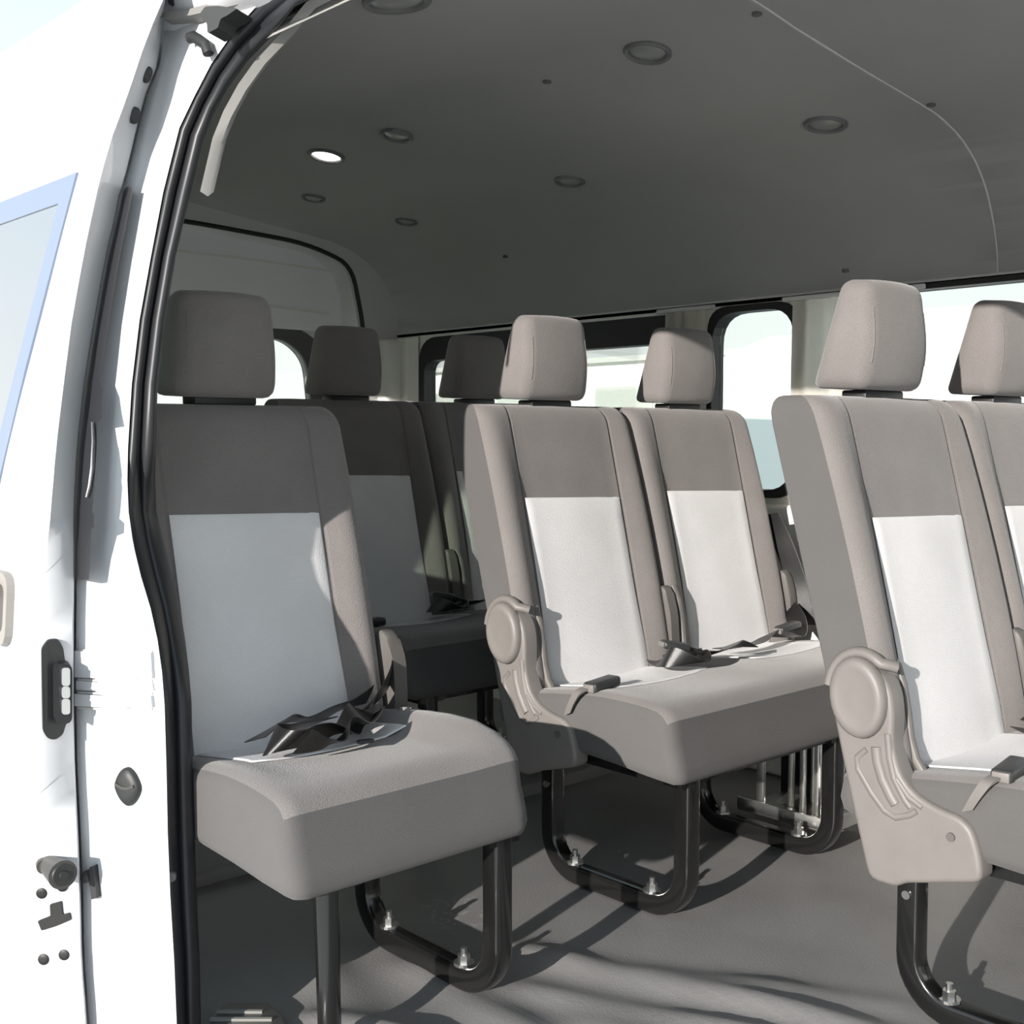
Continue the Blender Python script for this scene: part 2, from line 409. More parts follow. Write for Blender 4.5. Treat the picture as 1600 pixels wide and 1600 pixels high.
def slab(bm, poly, y0, y1, r):
    s_ = 1 if y1 > y0 else -1; rings = [(0, y0), (0, y1 - s_ * r), (r * .13, y1 - s_ * r * .5), (r * .5, y1 - s_ * r * .13), (r, y1), (r * 1.25, y1)]
    vv, _ = grid(bm, [[(x, yy, z) for x, z in inset(poly, d)] for d, yy in rings], close_u=True); bm.faces.new(vv[0]); bm.faces.new(vv[-1])
def make_recliner(y, side, parent):
    """side -1: outer face towards -y"""
    t = .034; bm = bmesh.new(); pl = rpoly(COVER, .016, 3)
    slab(bm, pl, y, y + side * t, .007)
    c = finish('recliner_cover', bm, M['plastic'], parent, angle=35)
    yo = y + side * t
    def el(cx, cz, a, b, rot, k): 
        q = 2 * pi * k / 28; x, z = a * cos(q), b * sin(q); return (cx + x * cos(rot) - z * sin(rot), cz + x * sin(rot) + z * cos(rot))
    bm = bmesh.new(); rw = []
    for sc_, hh in ((1, -.002), (1, .006), (.97, .011), (.90, .0145), (.80, .016), (.70, .0155), (.66, .0150), (.3, .0150)):
        rw.append([(cx_, yo + side * hh, cz_) for cx_, cz_ in [el(-.075, .503, .047 * sc_, .062 * sc_, .12, k) for k in range(28)]])
    vv, _ = grid(bm, rw, close_u=True); bm.faces.new(vv[-1])
    finish('knob_cap', bm, M['plastic'], c, angle=45)
    # raised ribs below the knob
    def rib(pts, r, nm='rib', m=None):
        b = bmesh.new(); sweep(b, [(x, yo, z) for x, z in pts], [(side * (r * .9) * max(0, sin(a * pi / 6)) - side * .002, r * cos(a * pi / 6)) for a in range(0, 7)], up=(0, 1, 0)); return finish(nm, b, m or M['plastic'], c, angle=70)
    rib([(-.028, .455), (-.024, .42), (-.016, .39), (.002, .362), (.012, .352)], .0055)
    rib([(-.046, .432), (-.043, .41), (-.034, .385), (-.02, .362), (-.012, .352)], .009)
    rib([(-.062, .425), (-.078, .41), (-.076, .392), (-.052, .36), (-.030, .338), (-.012, .332), (.010, .341), (.022, .35)], .0055)
    rib([(-.012, .39), (.008, .367), (.03, .357)], .005)
    # groove line under the knob
    rib([(-.034, .46), (-.05, .437), (-.066, .425), (-.078, .415)], .0022, 'groove', M['plastic_d'])
    b = bmesh.new(); cyl(b, (.076, yo - side * .001, .325), (.076, yo + side * .0035, .325), .0065, n=12); finish('screw', b, M['plastic_d'], c)
    # inner flange hugging the bolster
    FL = [(-.062, .560), (-.048, .548), (-.038, .52), (-.030, .48), (-.024, .44), (-.014, .41), (.004, .385)]; yf = 1.662
    b = bmesh.new(); sweep(b, [(x, yf, z) for x, z in FL], rrect(.014, .012, .004, 2), up=(0, 1, 0)); fo = finish('flange', b, M['plastic'], c)
    CR = [(-.056, .553), (-.040, .540), (-.026, .522), (-.021, .48), (-.020, .44), (-.008, .40), (.016, .374)]
    b = bmesh.new(); grid(b, [[(x0 - .002, yo - side * .006, z0) for x0, z0 in CR], [((x0 + x1) / 2 - .010, (yo + yf) / 2, (z0 + z1) / 2) for (x0, z0), (x1, z1) in zip(CR, FL)], [(x1 - .002, yf, z1) for x1, z1 in FL], [(x1 - .03, yf, z1) for x1, z1 in FL], [(x0 - .03, yo + .01, z0) for x0, z0 in CR]])
    finish('inner_shroud', b, M['plastic_d'], c)
    # curved recline lever over the top
    b = bmesh.new(); pts = []
    for k in range(12):
        a = radians(172 - 118 * k / 11); pts.append((-.075 + .055 * cos(a), yo - side * .004, .505 + .066 * sin(a)))
    pts += [(-.034, yo - side * .012, .556), (-.026, yo - side * .020, .553)]
    prof = [(.011 * cos(q * pi / 5), .0085 * sin(q * pi / 5)) for q in range(10)]
    sweep(b, pts, prof, up=(0, 1, 0)); finish('recline_lever', b, M['plastic'], c, angle=60)
    return c
def ribbon(bm, pts, wid, th=.0016):
    """webbing: pts [(point, width_dir)]"""
    pts_ = []
    # smooth (catmull-rom) the control points
    P = [V(p) for p, d in pts]; D = [V(d).normalized() for p, d in pts]
    def cr(a, b, c, d, t): return .5 * ((2 * b) + (c - a) * t + (2 * a - 5 * b + 4 * c - d) * t * t + (3 * b - a - 3 * c + d) * t ** 3)
    n = len(P)
    for i in range(n - 1):
        for k in range(6):
            t = k / 6; g = lambda L: cr(L[max(0, i - 1)], L[i], L[i + 1], L[min(n - 1, i + 2)], t)
            pts_.append((g(P), g(D).normalized()))
    pts_.append((P[-1], D[-1]))
    rows = []
    for i, (p, d) in enumerate(pts_):
        t = (pts_[min(i + 1, len(pts_) - 1)][0] - pts_[max(0, i - 1)][0]).normalized(); nn = t.cross(d).normalized() * th / 2; h = d * wid / 2
        rows.append([p - h - nn, p + h - nn, p + h + nn, p - h + nn])
    vv, _ = grid(bm, rows, close_u=True); bm.faces.new(vv[0][::-1]); bm.faces.new(vv[-1])
def make_buckle(p, ang, parent, size=(.075, .026, .02), tongue=True):
    bm = bmesh.new(); box(bm, (-size[0] / 2, -size[1] / 2, -size[2] / 2), (size[0] / 2, size[1] / 2, size[2] / 2), .006, 3)
    bmesh.ops.transform(bm, matrix=Matrix.Translation(p) @ Matrix.Rotation(ang[2], 4, 'Z') @ Matrix.Rotation(ang[1], 4, 'Y'), verts=bm.verts)
    b = finish('buckle', bm, M['buckle'], parent)
    bm = bmesh.new(); box(bm, (-size[0] / 2 - .004, -size[1] / 2 + .004, -size[2] / 2 + .003), (-size[0] / 2 + .006, size[1] / 2 - .004, size[2] / 2 - .003), .001)
    bmesh.ops.transform(bm, matrix=Matrix.Translation(p) @ Matrix.Rotation(ang[2], 4, 'Z') @ Matrix.Rotation(ang[1], 4, 'Y'), verts=bm.verts)
    finish('release_button', bm, M['plastic'], b)
    return b

S1, S2 = 1.834, 2.283
ROW = -1.70
def make_bench():
    r = thing('bench_seat', 'x', 'seat', (0, 0, 0), 'two-place bench seats along the far side')
    make_cushion(1.615, 2.502, (S1, S2), r)
    for y in (S1, S2):
        make_backrest(y, r); make_headrest(y, r)
    for y in (1.695, 2.174): make_leg_frame(y, r)
    bm = bmesh.new(); box(bm, (-.05, 1.66, .262), (.335, 1.73, .279)); box(bm, (-.05, 2.14, .262), (.335, 2.21, .279)); box(bm, (-.045, 1.66, .262), (-.01, 2.21, .283)); box(bm, (.29, 1.66, .262), (.325, 2.21, .277))
    finish('seat_pan', bm, M['frame'], r, smooth=False)
    make_recliner(1.637, -1, r)
    # covers between the two places and at the wall end
    for y in (2.058, 2.512):
        bm = bmesh.new(); prism(bm, rpoly([(-.13, .33), (-.03, .36), (-.012, .42), (-.018, .50), (-.034, .555), (-.05, .565), (-.075, .54), (-.11, .45)], .02, 3), 'y', y - .013, y + .013, .004)
        finish('recliner_cover', bm, M['plastic_d'], r, angle=40)
        if y < 2.3:
            bm = bmesh.new(); sweep(bm, [(-.046, y + .026, .56), (-.034, y + .030, .53), (-.024, y + .032, .48), (-.016, y + .032, .42)], rrect(.014, .012, .004, 2)); finish('flange', bm, M['plastic'], r)
    # belts
    bm = bmesh.new()
    dz = V((0, 0, 1)); 
    ribbon(bm, [((-.02, 2.03, .415), (1, 0, .2)), ((.05, 1.99, .43), (1, .1, .5)), ((.115, 1.95, .455), (.9, .3, -.3)), ((.15, 1.99, .445), (.7, .6, .3)), ((.14, 2.06, .452), (.9, -.4, .3)), ((.10, 2.12, .442), (.8, .4, .4)), ((.11, 2.16, .432), (1, .1, .1))], .045)
    b1 = finish('seat_belt', bm, M['belt'], r, angle=60)
    bm = bmesh.new()
    ribbon(bm, [((.02, 1.95, .414), (1, .1, 0)), ((.08, 1.90, .432), (.7, .3, .6)), ((.13, 1.86, .45), (.2, .4, .9)), ((.17, 1.90, .438), (.8, .5, .2)), ((.15, 1.96, .444), (.6, -.5, .6)), ((.09, 1.99, .438), (1, 0, .3)), ((.05, 2.04, .43), (1, .2, .4)), ((.02, 2.08, .42), (1, 0, 0))], .045)
    finish('seat_belt', bm, M['belt'], r, angle=60)
    bm = bmesh.new()
    ribbon(bm, [((.03, 2.16, .417), (1, 0, .1)), ((.055, 2.26, .422), (1, .1, .2)), ((.05, 2.33, .436), (.9, .2, .5)), ((.075, 2.40, .424), (1, -.3, .2)), ((.03, 2.46, .45), (.8, .3, .6)), ((-.02, 2.50, .47), (.6, .2, .8))], .045)
    finish('seat_belt', bm, M['belt'], r, angle=60)
    bk = make_buckle(V((.130, 1.668, .422)), (0, radians(-2), radians(98)), r, (.085, .032, .02))
    bm = bmesh.new(); ribbon(bm, [((.098, 1.606, .368), (1, 0, .4)), ((.112, 1.603, .392), (1, 0, .2)), ((.125, 1.608, .414), (1, 0, 0)), ((.13, 1.632, .420), (1, 0, 0))], .017, .004); finish('belt_stalk', bm, M['plastic'], bk)
    make_buckle(V((.10, 1.92, .462)), (0, radians(10), radians(60)), r, (.06, .035, .016))
    make_buckle(V((.065, 2.37, .447)), (0, radians(-8), radians(85)), r, (.07, .03, .018))
    # black belt strap hanging at the wall end of the backrest
    bm = bmesh.new(); ribbon(bm, [((-.09, 2.512, .70), (1, 0, .2)), ((-.05, 2.517, .62), (1, .2, .2)), ((-.02, 2.535, .52), (1, .3, .2)), ((.02, 2.535, .43), (1, .2, 0))], .05, .004); finish('belt_strap', bm, M['belt'], r)
    return r
def copy_tree(o, parent=None):
    c = o.copy(); C.objects.link(c)
    if parent: c.parent = parent
    for ch in list(o.children): copy_tree(ch, c)
    return c
bench = make_bench()
bench2 = copy_tree(bench); bench3 = copy_tree(bench)
bench.location = (ROW, 0, 0); bench['label'] = 'sunlit grey bench seat in middle row with chrome box under its wall end'
bench2.location = (ROW + .80, 0, 0); bench2['label'] = 'nearest grey bench seat, cut off by the right edge of the photo'
bench3.location = (ROW - .76, 0, .028); bench3['label'] = 'rearmost bench seat in deep shade, crossed by a slanting stripe of sun'

# single seat by the door
def make_single():
    r = thing('single_seat', 'single grey seat beside the sliding door opening, pale insert partly in shade', 'seat', (0, 0, 0))
    y = 1.046
    def bol(x, u): return .022 * sstep(.11, .19, u - y) * sstep(-.10, -.02, x) * sstep(.36, .24, x) + .004 * sstep(.12, .2, y - u) * sstep(.3, .2, x)
    make_cushion(.83, 1.272, (y,), r, bol)
    make_backrest(y, r, .951); make_headrest(y, r, -.010)
    make_leg_frame(1.231, r)
    bm = bmesh.new(); cyl(bm, (.275, .945, .0), (.275, .940, .29), .0165, .0195, 20); finish('leg', bm, M['frame'], r)
    bm = bmesh.new(); box(bm, (-.05, .90, .262), (.32, .97, .279)); box(bm, (-.05, 1.20, .262), (.335, 1.262, .279)); box(bm, (-.045, .90, .262), (-.01, 1.26, .283)); box(bm, (.26, .90, .262), (.30, 1.26, .277))
    finish('seat_pan', bm, M['frame'], r, smooth=False)
    # recliner covers
    bm = bmesh.new(); prism(bm, rpoly([(-.14, .30), (-.02, .35), (.0, .42), (-.005, .50), (-.03, .545), (-.06, .55), (-.1, .45)], .02, 3), 'y', 1.272, 1.300, .006); finish('recliner_cover', bm, M['plastic_d'], r)
    bm = bmesh.new(); prism(bm, rpoly([(-.15, .245), (-.03, .255), (-.06, .36), (-.08, .45), (-.12, .47), (-.15, .40)], .02, 3), 'y', .795, .825, .006); finish('recliner_cover', bm, M['plastic'], r)
    # belts lying on the cushion
    for pts in (
        [((-.05, 1.300, .49), (.45, -.25, .85)), ((-.01, 1.27, .475), (.5, -.3, .8)), ((.03, 1.225, .462), (.6, -.3, .72)), ((.06, 1.175, .447), (.7, 0, .7)), ((.085, 1.13, .438), (.9, .1, .3)), ((.11, 1.09, .437), (.8, .2, .5))],
        [((.09, 1.145, .440), (.6, .3, .7)), ((.125, 1.10, .452), (.75, .1, -.6)), ((.155, 1.06, .438), (.9, .2, -.1)), ((.16, 1.02, .440), (.6, .1, .75)), ((.175, .98, .447), (.6, .2, .75)), ((.185, .945, .448), (.55, .5, .65)), ((.17, .925, .445), (.3, .6, .7)), ((.14, .935, .443), (.2, .3, .9)), ((.12, .97, .44), (.6, 0, .75)), ((.10, 1.02, .44), (.8, .1, .5)), ((.08, 1.08, .44), (.9, 0, .3))],
        [((.195, .955, .446), (.55, .35, .75)), ((.205, .985, .440), (.75, -.3, .55)), ((.195, 1.02, .436), (.9, -.1, .25)), ((.165, 1.06, .446), (.6, -.2, .75)), ((.14, 1.11, .437), (.9, -.2, .3)), ((.10, 1.16, .442), (.8, 0, .5))],
        [((.075, .945, .428), (.9, .2, .3)), ((.085, .985, .450), (.7, .4, .5)), ((.07, 1.03, .445), (.9, .1, .3)), ((.05, 1.09, .44), (.7, .1, .6)), ((.03, 1.15, .445), (.8, 0, .5)), ((.01, 1.21, .45), (.6, -.1, .7))]):
        bm = bmesh.new(); ribbon(bm, pts, .05); finish('seat_belt', bm, M['belt'], r, angle=60)
    make_buckle(V((.06, 1.265, .415)), (0, radians(20), radians(120)), r, (.07, .03, .02))
    make_buckle(V((.185, 1.075, .424)), (0, 0, radians(70)), r, (.028, .012, .008))
    r.location = (ROW, 0, 0); return r
single = make_single()

# ------------------------------------------------------------------ floor
WR = [((-1.50, 1.40), (-.85, 1.62), .016, .035), ((-1.40, 1.30), (-.8, 1.56), .012, .03), ((-1.30, 1.50), (-.95, 1.70), .009, .03), ((-1.75, 1.10), (-1.35, 1.02), .010, .05),
      ((-1.60, 1.22), (-1.2, 1.20), .010, .04), ((-1.25, 1.30), (-.7, 1.42), .016, .04), ((-1.55, .98), (-1.25, 1.12), .014, .03)]
def floor_z(x, y):
    z = 0
    for (ax, ay), (bx, by), h, s in WR:
        dx, dy = bx - ax, by - ay; L = sqrt(dx * dx + dy * dy); t = ((x - ax) * dx + (y - ay) * dy) / L / L; d = ((x - ax) * dy - (y - ay) * dx) / L
        z += 1.5 * h * math.exp(-(d / s) ** 2) * sstep(-.15, .15, t) * sstep(1.15, .85, t) * (.7 + .3 * sin(t * 9 + ax * 7))
    return z - .004
bm = bmesh.new(); rows = []
nx, ny = 130, 90
for j in range(ny + 1):
    y = .79 + (2.66 - .79) * j / ny
    rows.append([(x, y, floor_z(x, y) if y > .83 else -.004) for x in [-2.9 + 2.6 * i / nx for i in range(nx + 1)]])
grid(bm, rows)
box(bm, (-3.62, .83, -.02), (-2.16, 2.66, .026), .008); box(bm, (-.3, .79, -.02), (.9, 2.66, -.004))
fl = finish('floor', bm, M['vinyl'], angle=60); tag(fl, 'grey vinyl floor of the van with soft wrinkles and leg shadows', None, kind='structure')
# step tread in the corner by the pillar
bm = bmesh.new(); pts = [at(308, 1612, 'z', .012), at(340, 1580, 'z', .012), at(358, 1567, 'z', .012), at(418, 1567, 'z', .012), at(440, 1585, 'z', .012), at(462, 1625, 'z', .012), at(420, 1700, 'z', .012), at(300, 1700, 'z', .012)]
prism(bm, [(p.x, p.y) for p in pts], 'z', -.004, .014, .004)
td = finish('step_tread', bm, M['tread'], fl)
for ya, xa, xb in ((1581, 338, 410), (1593, 328, 425), (1607, 318, 436), (1622, 310, 440)):
    b = bmesh.new(); a, c = at(xa, ya, 'z', .0155), at(xb, ya, 'z', .0155); sweep(b, [a, c], [(.0025, -.003), (.0025, .003), (-.0025, .003), (-.0025, -.003)], up=(0, 0, 1)); finish('tread_rib', b, M['tread_l'], td)
# worn sticker residue on floor
# ------------------------------------------------------------------ ceiling
HP = [(1.73, 1.656), (1.90, 1.634), (2.12, 1.606), (2.37, 1.577), (2.46, 1.557), (2.53, 1.53), (2.59, 1.49), (2.635, 1.44), (2.668, 1.38), (2.688, 1.32), (2.697, 1.26)]
full = [(3.46 - y, z) for y, z in HP[::-1] if z > 1.475] + HP[1:]
full = [(.945, 1.474), (.962, 1.502)] + [p for p in full if p[0] > .94]
def smooth_prof(P, n=6):
    out = []
    for i in range(len(P) - 1):
        p0, p1, p2, p3 = [V((*P[max(0, min(len(P) - 1, k))], 0)) for k in (i - 1, i, i + 1, i + 2)]
        for k in range(n):
            t = k / n; q = .5 * ((2 * p1) + (p2 - p0) * t + (2 * p0 - 5 * p1 + 4 * p2 - p3) * t * t + (3 * p1 - p0 - 3 * p2 + p3) * t ** 3); out.append((q.x, q.y))
    out.append(P[-1]); return out
FP = smooth_prof(full)
def ceil_z(y):
    for (a, za), (b, zb) in zip(FP, FP[1:]):
        if a <= y <= b: return za + (zb - za) * (y - a) / (b - a)
    return 1.3
SEAM_X = -1.306
def ceil_panel(xa, xb):
    bm = bmesh.new(); xs = [xa + (xb - xa) * k / 12 for k in range(13)]
    grid(bm, [[(x, y, z) for x in xs] for y, z in FP]); 
    r = bmesh.ops.solidify(bm, geom=bm.faces[:], thickness=.012)
    return bm
ce = None
bm = ceil_panel(-3.6, SEAM_X - .0015); ce = finish('ceiling', bm, M['head'], angle=60); tag(ce, 'dark grey cloth headliner curving down to the far windows', kind='structure')
# keep panel below the solid side: check direction by geometry
bm = ceil_panel(SEAM_X + .0015, .9); finish('headliner_panel', bm, M['head'], ce, angle=60)
bm = bmesh.new(); sweep(bm, [(SEAM_X, y, z - .001) for y, z in FP], [(.0015, -.003), (.0015, .003), (.0004, .002), (.0004, -.002)], up=(0, 0, 1)); finish('seam_strip', bm, M['head'], ce)
# lower edge rail of the headliner over the far windows
bm = bmesh.new(); sweep(bm, [(-3.6, 2.700, 1.257), (.9, 2.700, 1.257)], rrect(.026, .02, .008, 3), up=(0, 0, 1)); finish('edge_rail', bm, M['head'], ce)
# small clips
for px, py in ((1455, 163), (1322, 414), (855, 126), (1183, 20), (790, 400)):
    for _ in (0,):
        y = None
        for k in range(200):
            yy = 1.0 + 1.69 * k / 199; p = at(px, py, 'y', yy)
            if p.z >= ceil_z(yy): y = yy; break
        if y: 
            b = bmesh.new(); cyl(b, (p.x, p.y, ceil_z(p.y) - .004), (p.x, p.y, ceil_z(p.y) + .004), .009, n=12); finish('trim_clip', b, M['head_e'], ce)
def downlight(px, py, on=False, size=.048, label='x'):
    for k in range(600):
        yy = .95 + 1.72 * k / 599; p = at(px, py, 'y', yy)
        if p.z >= ceil_z(yy): break
    z = ceil_z(p.y); sl = (ceil_z(p.y + .02) - ceil_z(p.y - .02)) / .04
    t = thing('ceiling_light', label, 'light', (p.x, p.y, z), 'round lights in the headliner'); t.rotation_euler = (math.atan(sl), 0, 0)
    n = 28; bm = bmesh.new()
    prof = [(size, .003), (size, -.004), (size * .93, -.008), (size * .80, -.006), (size * .74, .001), (size * .74, .004)]
    grid(bm, [[(r * cos(2 * pi * k / n), r * sin(2 * pi * k / n), h) for k in range(n)] for r, h in prof], close_u=True)
    finish('bezel', bm, M['lamp_ring'], t)
    bm = bmesh.new(); rows = [[(r * size * cos(2 * pi * k / n), r * size * sin(2 * pi * k / n), h) for k in range(n)] for r, h in ((.76, -.001), (.6, -.005), (.3, -.0075), (.02, -.008))]
    vv, _ = grid(bm, rows, close_u=True); bm.faces.new(vv[-1]); finish('lens', bm, M['lens_on'] if on else M['lens'], t)
for a in ((510, 242, True, .05, 'only lit ceiling light, glowing white near the rear'), (1012, 80, False, .048, 'unlit round ceiling light nearest the top centre of the photo'), (1290, 193, False, .048, 'unlit ceiling light nearest the far windows and the headliner seam'),
          (620, 0, False, .056, 'unlit ceiling light cut off by the top edge of the photo'), (620, 210, False, .042, 'unlit ceiling light just right of and above the lit one'), (890, 282, False, .042, 'unlit ceiling light above the middle bench headrest'),
          (490, 308, False, .036, 'unlit ceiling light just below the lit one'), (635, 345, False, .036, 'rearmost unlit ceiling light, over the far rear corner')):
    downlight(*a)

# ------------------------------------------------------------------ far wall with windows
def holed_plate(name, axis_y0, axis_y1, x0, x1, z0, z1, holes, m, parent=None):
    """vertical plate in x,z with rounded holes: triangulated fill between outlines"""
    bm = bmesh.new()
    def loop(pts, y): 
        vs_ = [bm.verts.new((x, y, z)) for x, z in pts]; return vs_, [bm.edges.new((vs_[i], vs_[(i + 1) % len(vs_)])) for i in range(len(vs_))]
    outer = [(x0, z0), (x1, z0), (x1, z1), (x0, z1)]
    rings = []
    for y in (axis_y0, axis_y1):
        es = []; rr = []
        for pts in [outer] + holes:
            v_, e_ = loop(pts, y); es += e_; rr.append(v_)
        bmesh.ops.triangle_fill(bm, edges=es, use_beauty=True); rings.append(rr)
    for a, b in zip(*rings):
        for i in range(len(a)):
            j = (i + 1) % len(a); bm.faces.new((a[i], a[j], b[j], b[i]))
    return finish(name, bm, m, parent, smooth=False)
def rr_hole(x0, x1, z0, z1, r, seg=6):
    pts = rpoly([(x0, z0), (x1, z0), (x1, z1), (x0, z1)], r, seg); return pts
W = {1: (-1.80, -.10, .73, 1.252, .03), 2: (-2.125, -1.84, .735, 1.244, .065), 3: (-3.425, -2.165, .74, 1.236, .09), 4: (.0, .8, .73, 1.24, .06)}  # openings beside the curtains are widened behind the cloth to make it glow
wr = holed_plate('wall_right', 2.69, 2.75, -3.75, .92, -.05, 1.262, [rr_hole(*W[k]) for k in W], M['trim']); tag(wr, 'pale grey far side wall of the van with windows', kind='structure')
LAB = {1: 'wide far window behind the nearest bench', 2: 'tall narrow far window with rounded black frame, between two pale pillars', 3: 'long far rear window with a deep black band along its top', 4: 'far front window beyond the frame'}
for k in W:
    x0, x1, z0, z1, r = W[k]; band = {1: .006, 2: .012, 3: .075, 4: .01}[k]
    t = thing('window_%d' % k, LAB[k], None, ((x0 + x1) / 2, 2.7, z0), kind='structure')
    out = rpoly([(x0 - .006, z0 - .006), (x1 + .006, z0 - .006), (x1 + .006, z1 + .006), (x0 - .006, z1 + .006)], r + .004, 6)
    fw_ = {1: .008, 2: .011, 3: .022, 4: .012}[k]; fr_ = {1: .004, 2: .006, 3: .02, 4: .01}[k]
    inn = rpoly([(x0 + fw_, z0 + .015), (x1 - fr_, z0 + .015), (x1 - fr_, z1 - band), (x0 + fw_, z1 - band)], {1: .02, 2: .085, 3: .05, 4: .05}[k], 6)
    bm = bmesh.new(); A = [[bm.verts.new((x - t.location.x, y - 2.7, z - z0)) for x, z in pl] for pl, y in ((out, 2.682), (inn, 2.682), (inn, 2.735), (out, 2.735))]
    n = len(out)
    for a, b in zip(A, A[1:] + A[:1]):
        for i in range(n): bm.faces.new((a[i], a[(i + 1) % n], b[(i + 1) % n], b[i]))
    finish('window_frame', bm, M['rubber_f'], t, smooth=False)
    bm = bmesh.new(); prism(bm, [(x - t.location.x, z - z0) for x, z in inn], 'y', .018, .022); finish('window_glass', bm, M['glass_far'], t, smooth=False)
# moulded pillar covers between the windows: softly fluted
for xa, xb, nm in ((-3.60, -3.435, 'pillar_cover'),):
    bm = bmesh.new(); n = 24; rows = []
    for z in [.0, .3, .6, .72, .8, .95, 1.1, 1.2, 1.245]:
        rows.append([(xa + (xb - xa) * k / n, 2.687 - .016 * sin(pi * k / n) ** .5 - .006 * sin(3 * pi * k / n + .5 + z * .6) ** 2 - .010 * sstep(.75, .5, z), z) for k in range(n + 1)])
    grid(bm, rows); finish(nm, bm, M['trim'], wr, angle=70)
bm = bmesh.new(); prism(bm, rpoly([(2.62, .0), (2.692, .0), (2.692, .715), (2.655, .71), (2.64, .62), (2.635, .3)], .015), 'x', -3.6, .9); finish('lower_trim', bm, M['trim'], wr)
def cloth(name, col):
    m = bpy.data.materials.new(name); m.use_nodes = True; n = m.node_tree; n.nodes.clear(); o = n.nodes.new('ShaderNodeOutputMaterial'); mx = n.nodes.new('ShaderNodeMixShader'); mx.inputs[0].default_value = .6
    d = n.nodes.new('ShaderNodeBsdfDiffuse'); t = n.nodes.new('ShaderNodeBsdfTranslucent'); tcn = n.nodes.new('ShaderNodeTexCoord'); nz = n.nodes.new('ShaderNodeTexNoise'); nz.inputs['Scale'].default_value = 40
    r = n.nodes.new('ShaderNodeValToRGB'); r.color_ramp.elements[0].color = (*[c * .93 for c in col], 1); r.color_ramp.elements[1].color = (*col, 1)
    n.links.new(tcn.outputs['Object'], nz.inputs['Vector']); n.links.new(nz.outputs['Fac'], r.inputs[0]); n.links.new(r.outputs[0], d.inputs[0]); n.links.new(r.outputs[0], t.inputs[0])
    n.links.new(d.outputs[0], mx.inputs[1]); n.links.new(t.outputs[0], mx.inputs[2]); n.links.new(mx.outputs[0], o.inputs[0]); return m
M['curtain'] = cloth('cream_curtain_cloth', (.88, .84, .76))
def curtain(xa, xb, folds, label, z0=.72):
    t = thing('curtain', label, 'curtain', ((xa + xb) / 2, 2.668, z0), 'cream curtains drawn back at the far windows')
    bm = bmesh.new(); n = folds * 10; rows = []
    for k in range(15):
        z = z0 + (1.247 - z0) * k / 14; q = (z - z0) / (1.247 - z0); r = []
        for i in range(n + 1):
            u = i / n; amp = .009 * (.6 + .4 * (1 - q)); wob = .006 * sin(5 * z + u * 9)
            r.append((xa + (xb - xa) * u + wob - t.location.x, 2.664 + amp * sin(2 * pi * folds * u + .8 * sin(3 * z)) - 2.668, z - z0))
        rows.append(r)
    grid(bm, rows); finish('curtain_cloth', bm, M['curtain'], t, angle=80)
    bm = bmesh.new(); sweep(bm, [(xa - .03 - t.location.x, -.004, 1.250 - z0), (xb + .03 - t.location.x, -.004, 1.250 - z0)], rrect(.012, .016, .004, 2), up=(0, 0, 1)); finish('curtain_rail', bm, M['head'], t)
curtain(-1.835, -1.50, 5, 'cream curtain bunched between the narrow and the widest far windows')
curtain(-2.265, -2.125, 3, 'narrow cream curtain bunched behind the middle bench, left of the narrow far window')
# ------------------------------------------------------------------ rear: header frame and tailgate
def arch(y0, y1, z0, z1, r, seg=10): return rpoly([(y0, z0), (y1, z0), (y1, z1), (y0, z1)], [.0, .0, r, r], seg)
def plate_x(name, xa, xb, outer, hole, m, parent=None):
    bm = bmesh.new(); rings = []
    for x in (xa, xb):
        es = []; rr = []
        for pts in [outer] + ([hole] if hole else []):
            v_ = [bm.verts.new((x, y, z)) for y, z in pts]; es += [bm.edges.new((v_[i], v_[(i + 1) % len(v_)])) for i in range(len(v_))]; rr.append(v_)
        bmesh.ops.triangle_fill(bm, edges=es, use_beauty=True); rings.append(rr)
    for a, b in zip(*rings):
        for i in range(len(a)): bm.faces.new((a[i], a[(i + 1) % len(a)], b[(i + 1) % len(a)], b[i]))
    return finish(name, bm, m, parent, smooth=False)
outer = [(.80, -.02), (2.70, -.02), (2.70, 1.26)] + [(y, z) for y, z in FP[::-1]] + [(.86, 1.40)]
HOLE = rpoly([(.93, .05), (2.53, .05), (2.545, 1.27), (2.49, 1.50), (2.30, 1.555), (1.73, 1.585), (1.16, 1.555), (.97, 1.50), (.915, 1.27)], [.03, .03, .1, .07, .12, .3, .12, .07, .1], 5)
wb = plate_x('wall_back', -3.60, -3.57, outer, HOLE, M['head']); tag(wb, 'dark grey rear frame around the tailgate opening', kind='structure')
bm = bmesh.new(); sweep(bm, [(-3.572, y, z) for y, z in HOLE] + [(-3.572, *HOLE[0])], [(.008 * cos(k * pi / 4), .008 * sin(k * pi / 4)) for k in range(8)], up=(1, 0, 0)); finish('rubber_seal', bm, M['rubber_f'], wb)
bm = bmesh.new(); box(bm, (-3.60, 2.60, .0), (-3.52, 2.69, 1.245), .02, 3); finish('pillar_cover', bm, M['trim'], wb)
bm = bmesh.new(); box(bm, (-3.60, .81, .0), (-3.52, .88, 1.245), .02, 3); finish('pillar_cover', bm, M['trim'], wb)
tg = thing('door_2', 'closed tailgate at the rear, pale panel above its bright window', None, (-3.66, 1.73, 0), kind='structure')
def loc(o, t):                                           # geometry given in world space, keep it there
    o.parent = t; o.matrix_parent_inverse = Matrix.Translation(-t.location); return o
WIN = rpoly([(1.08, .80), (2.38, .80), (2.34, 1.16), (2.26, 1.225), (1.73, 1.262), (1.20, 1.225), (1.12, 1.16)], [.08, .08, .05, .08, .4, .08, .05], 5)
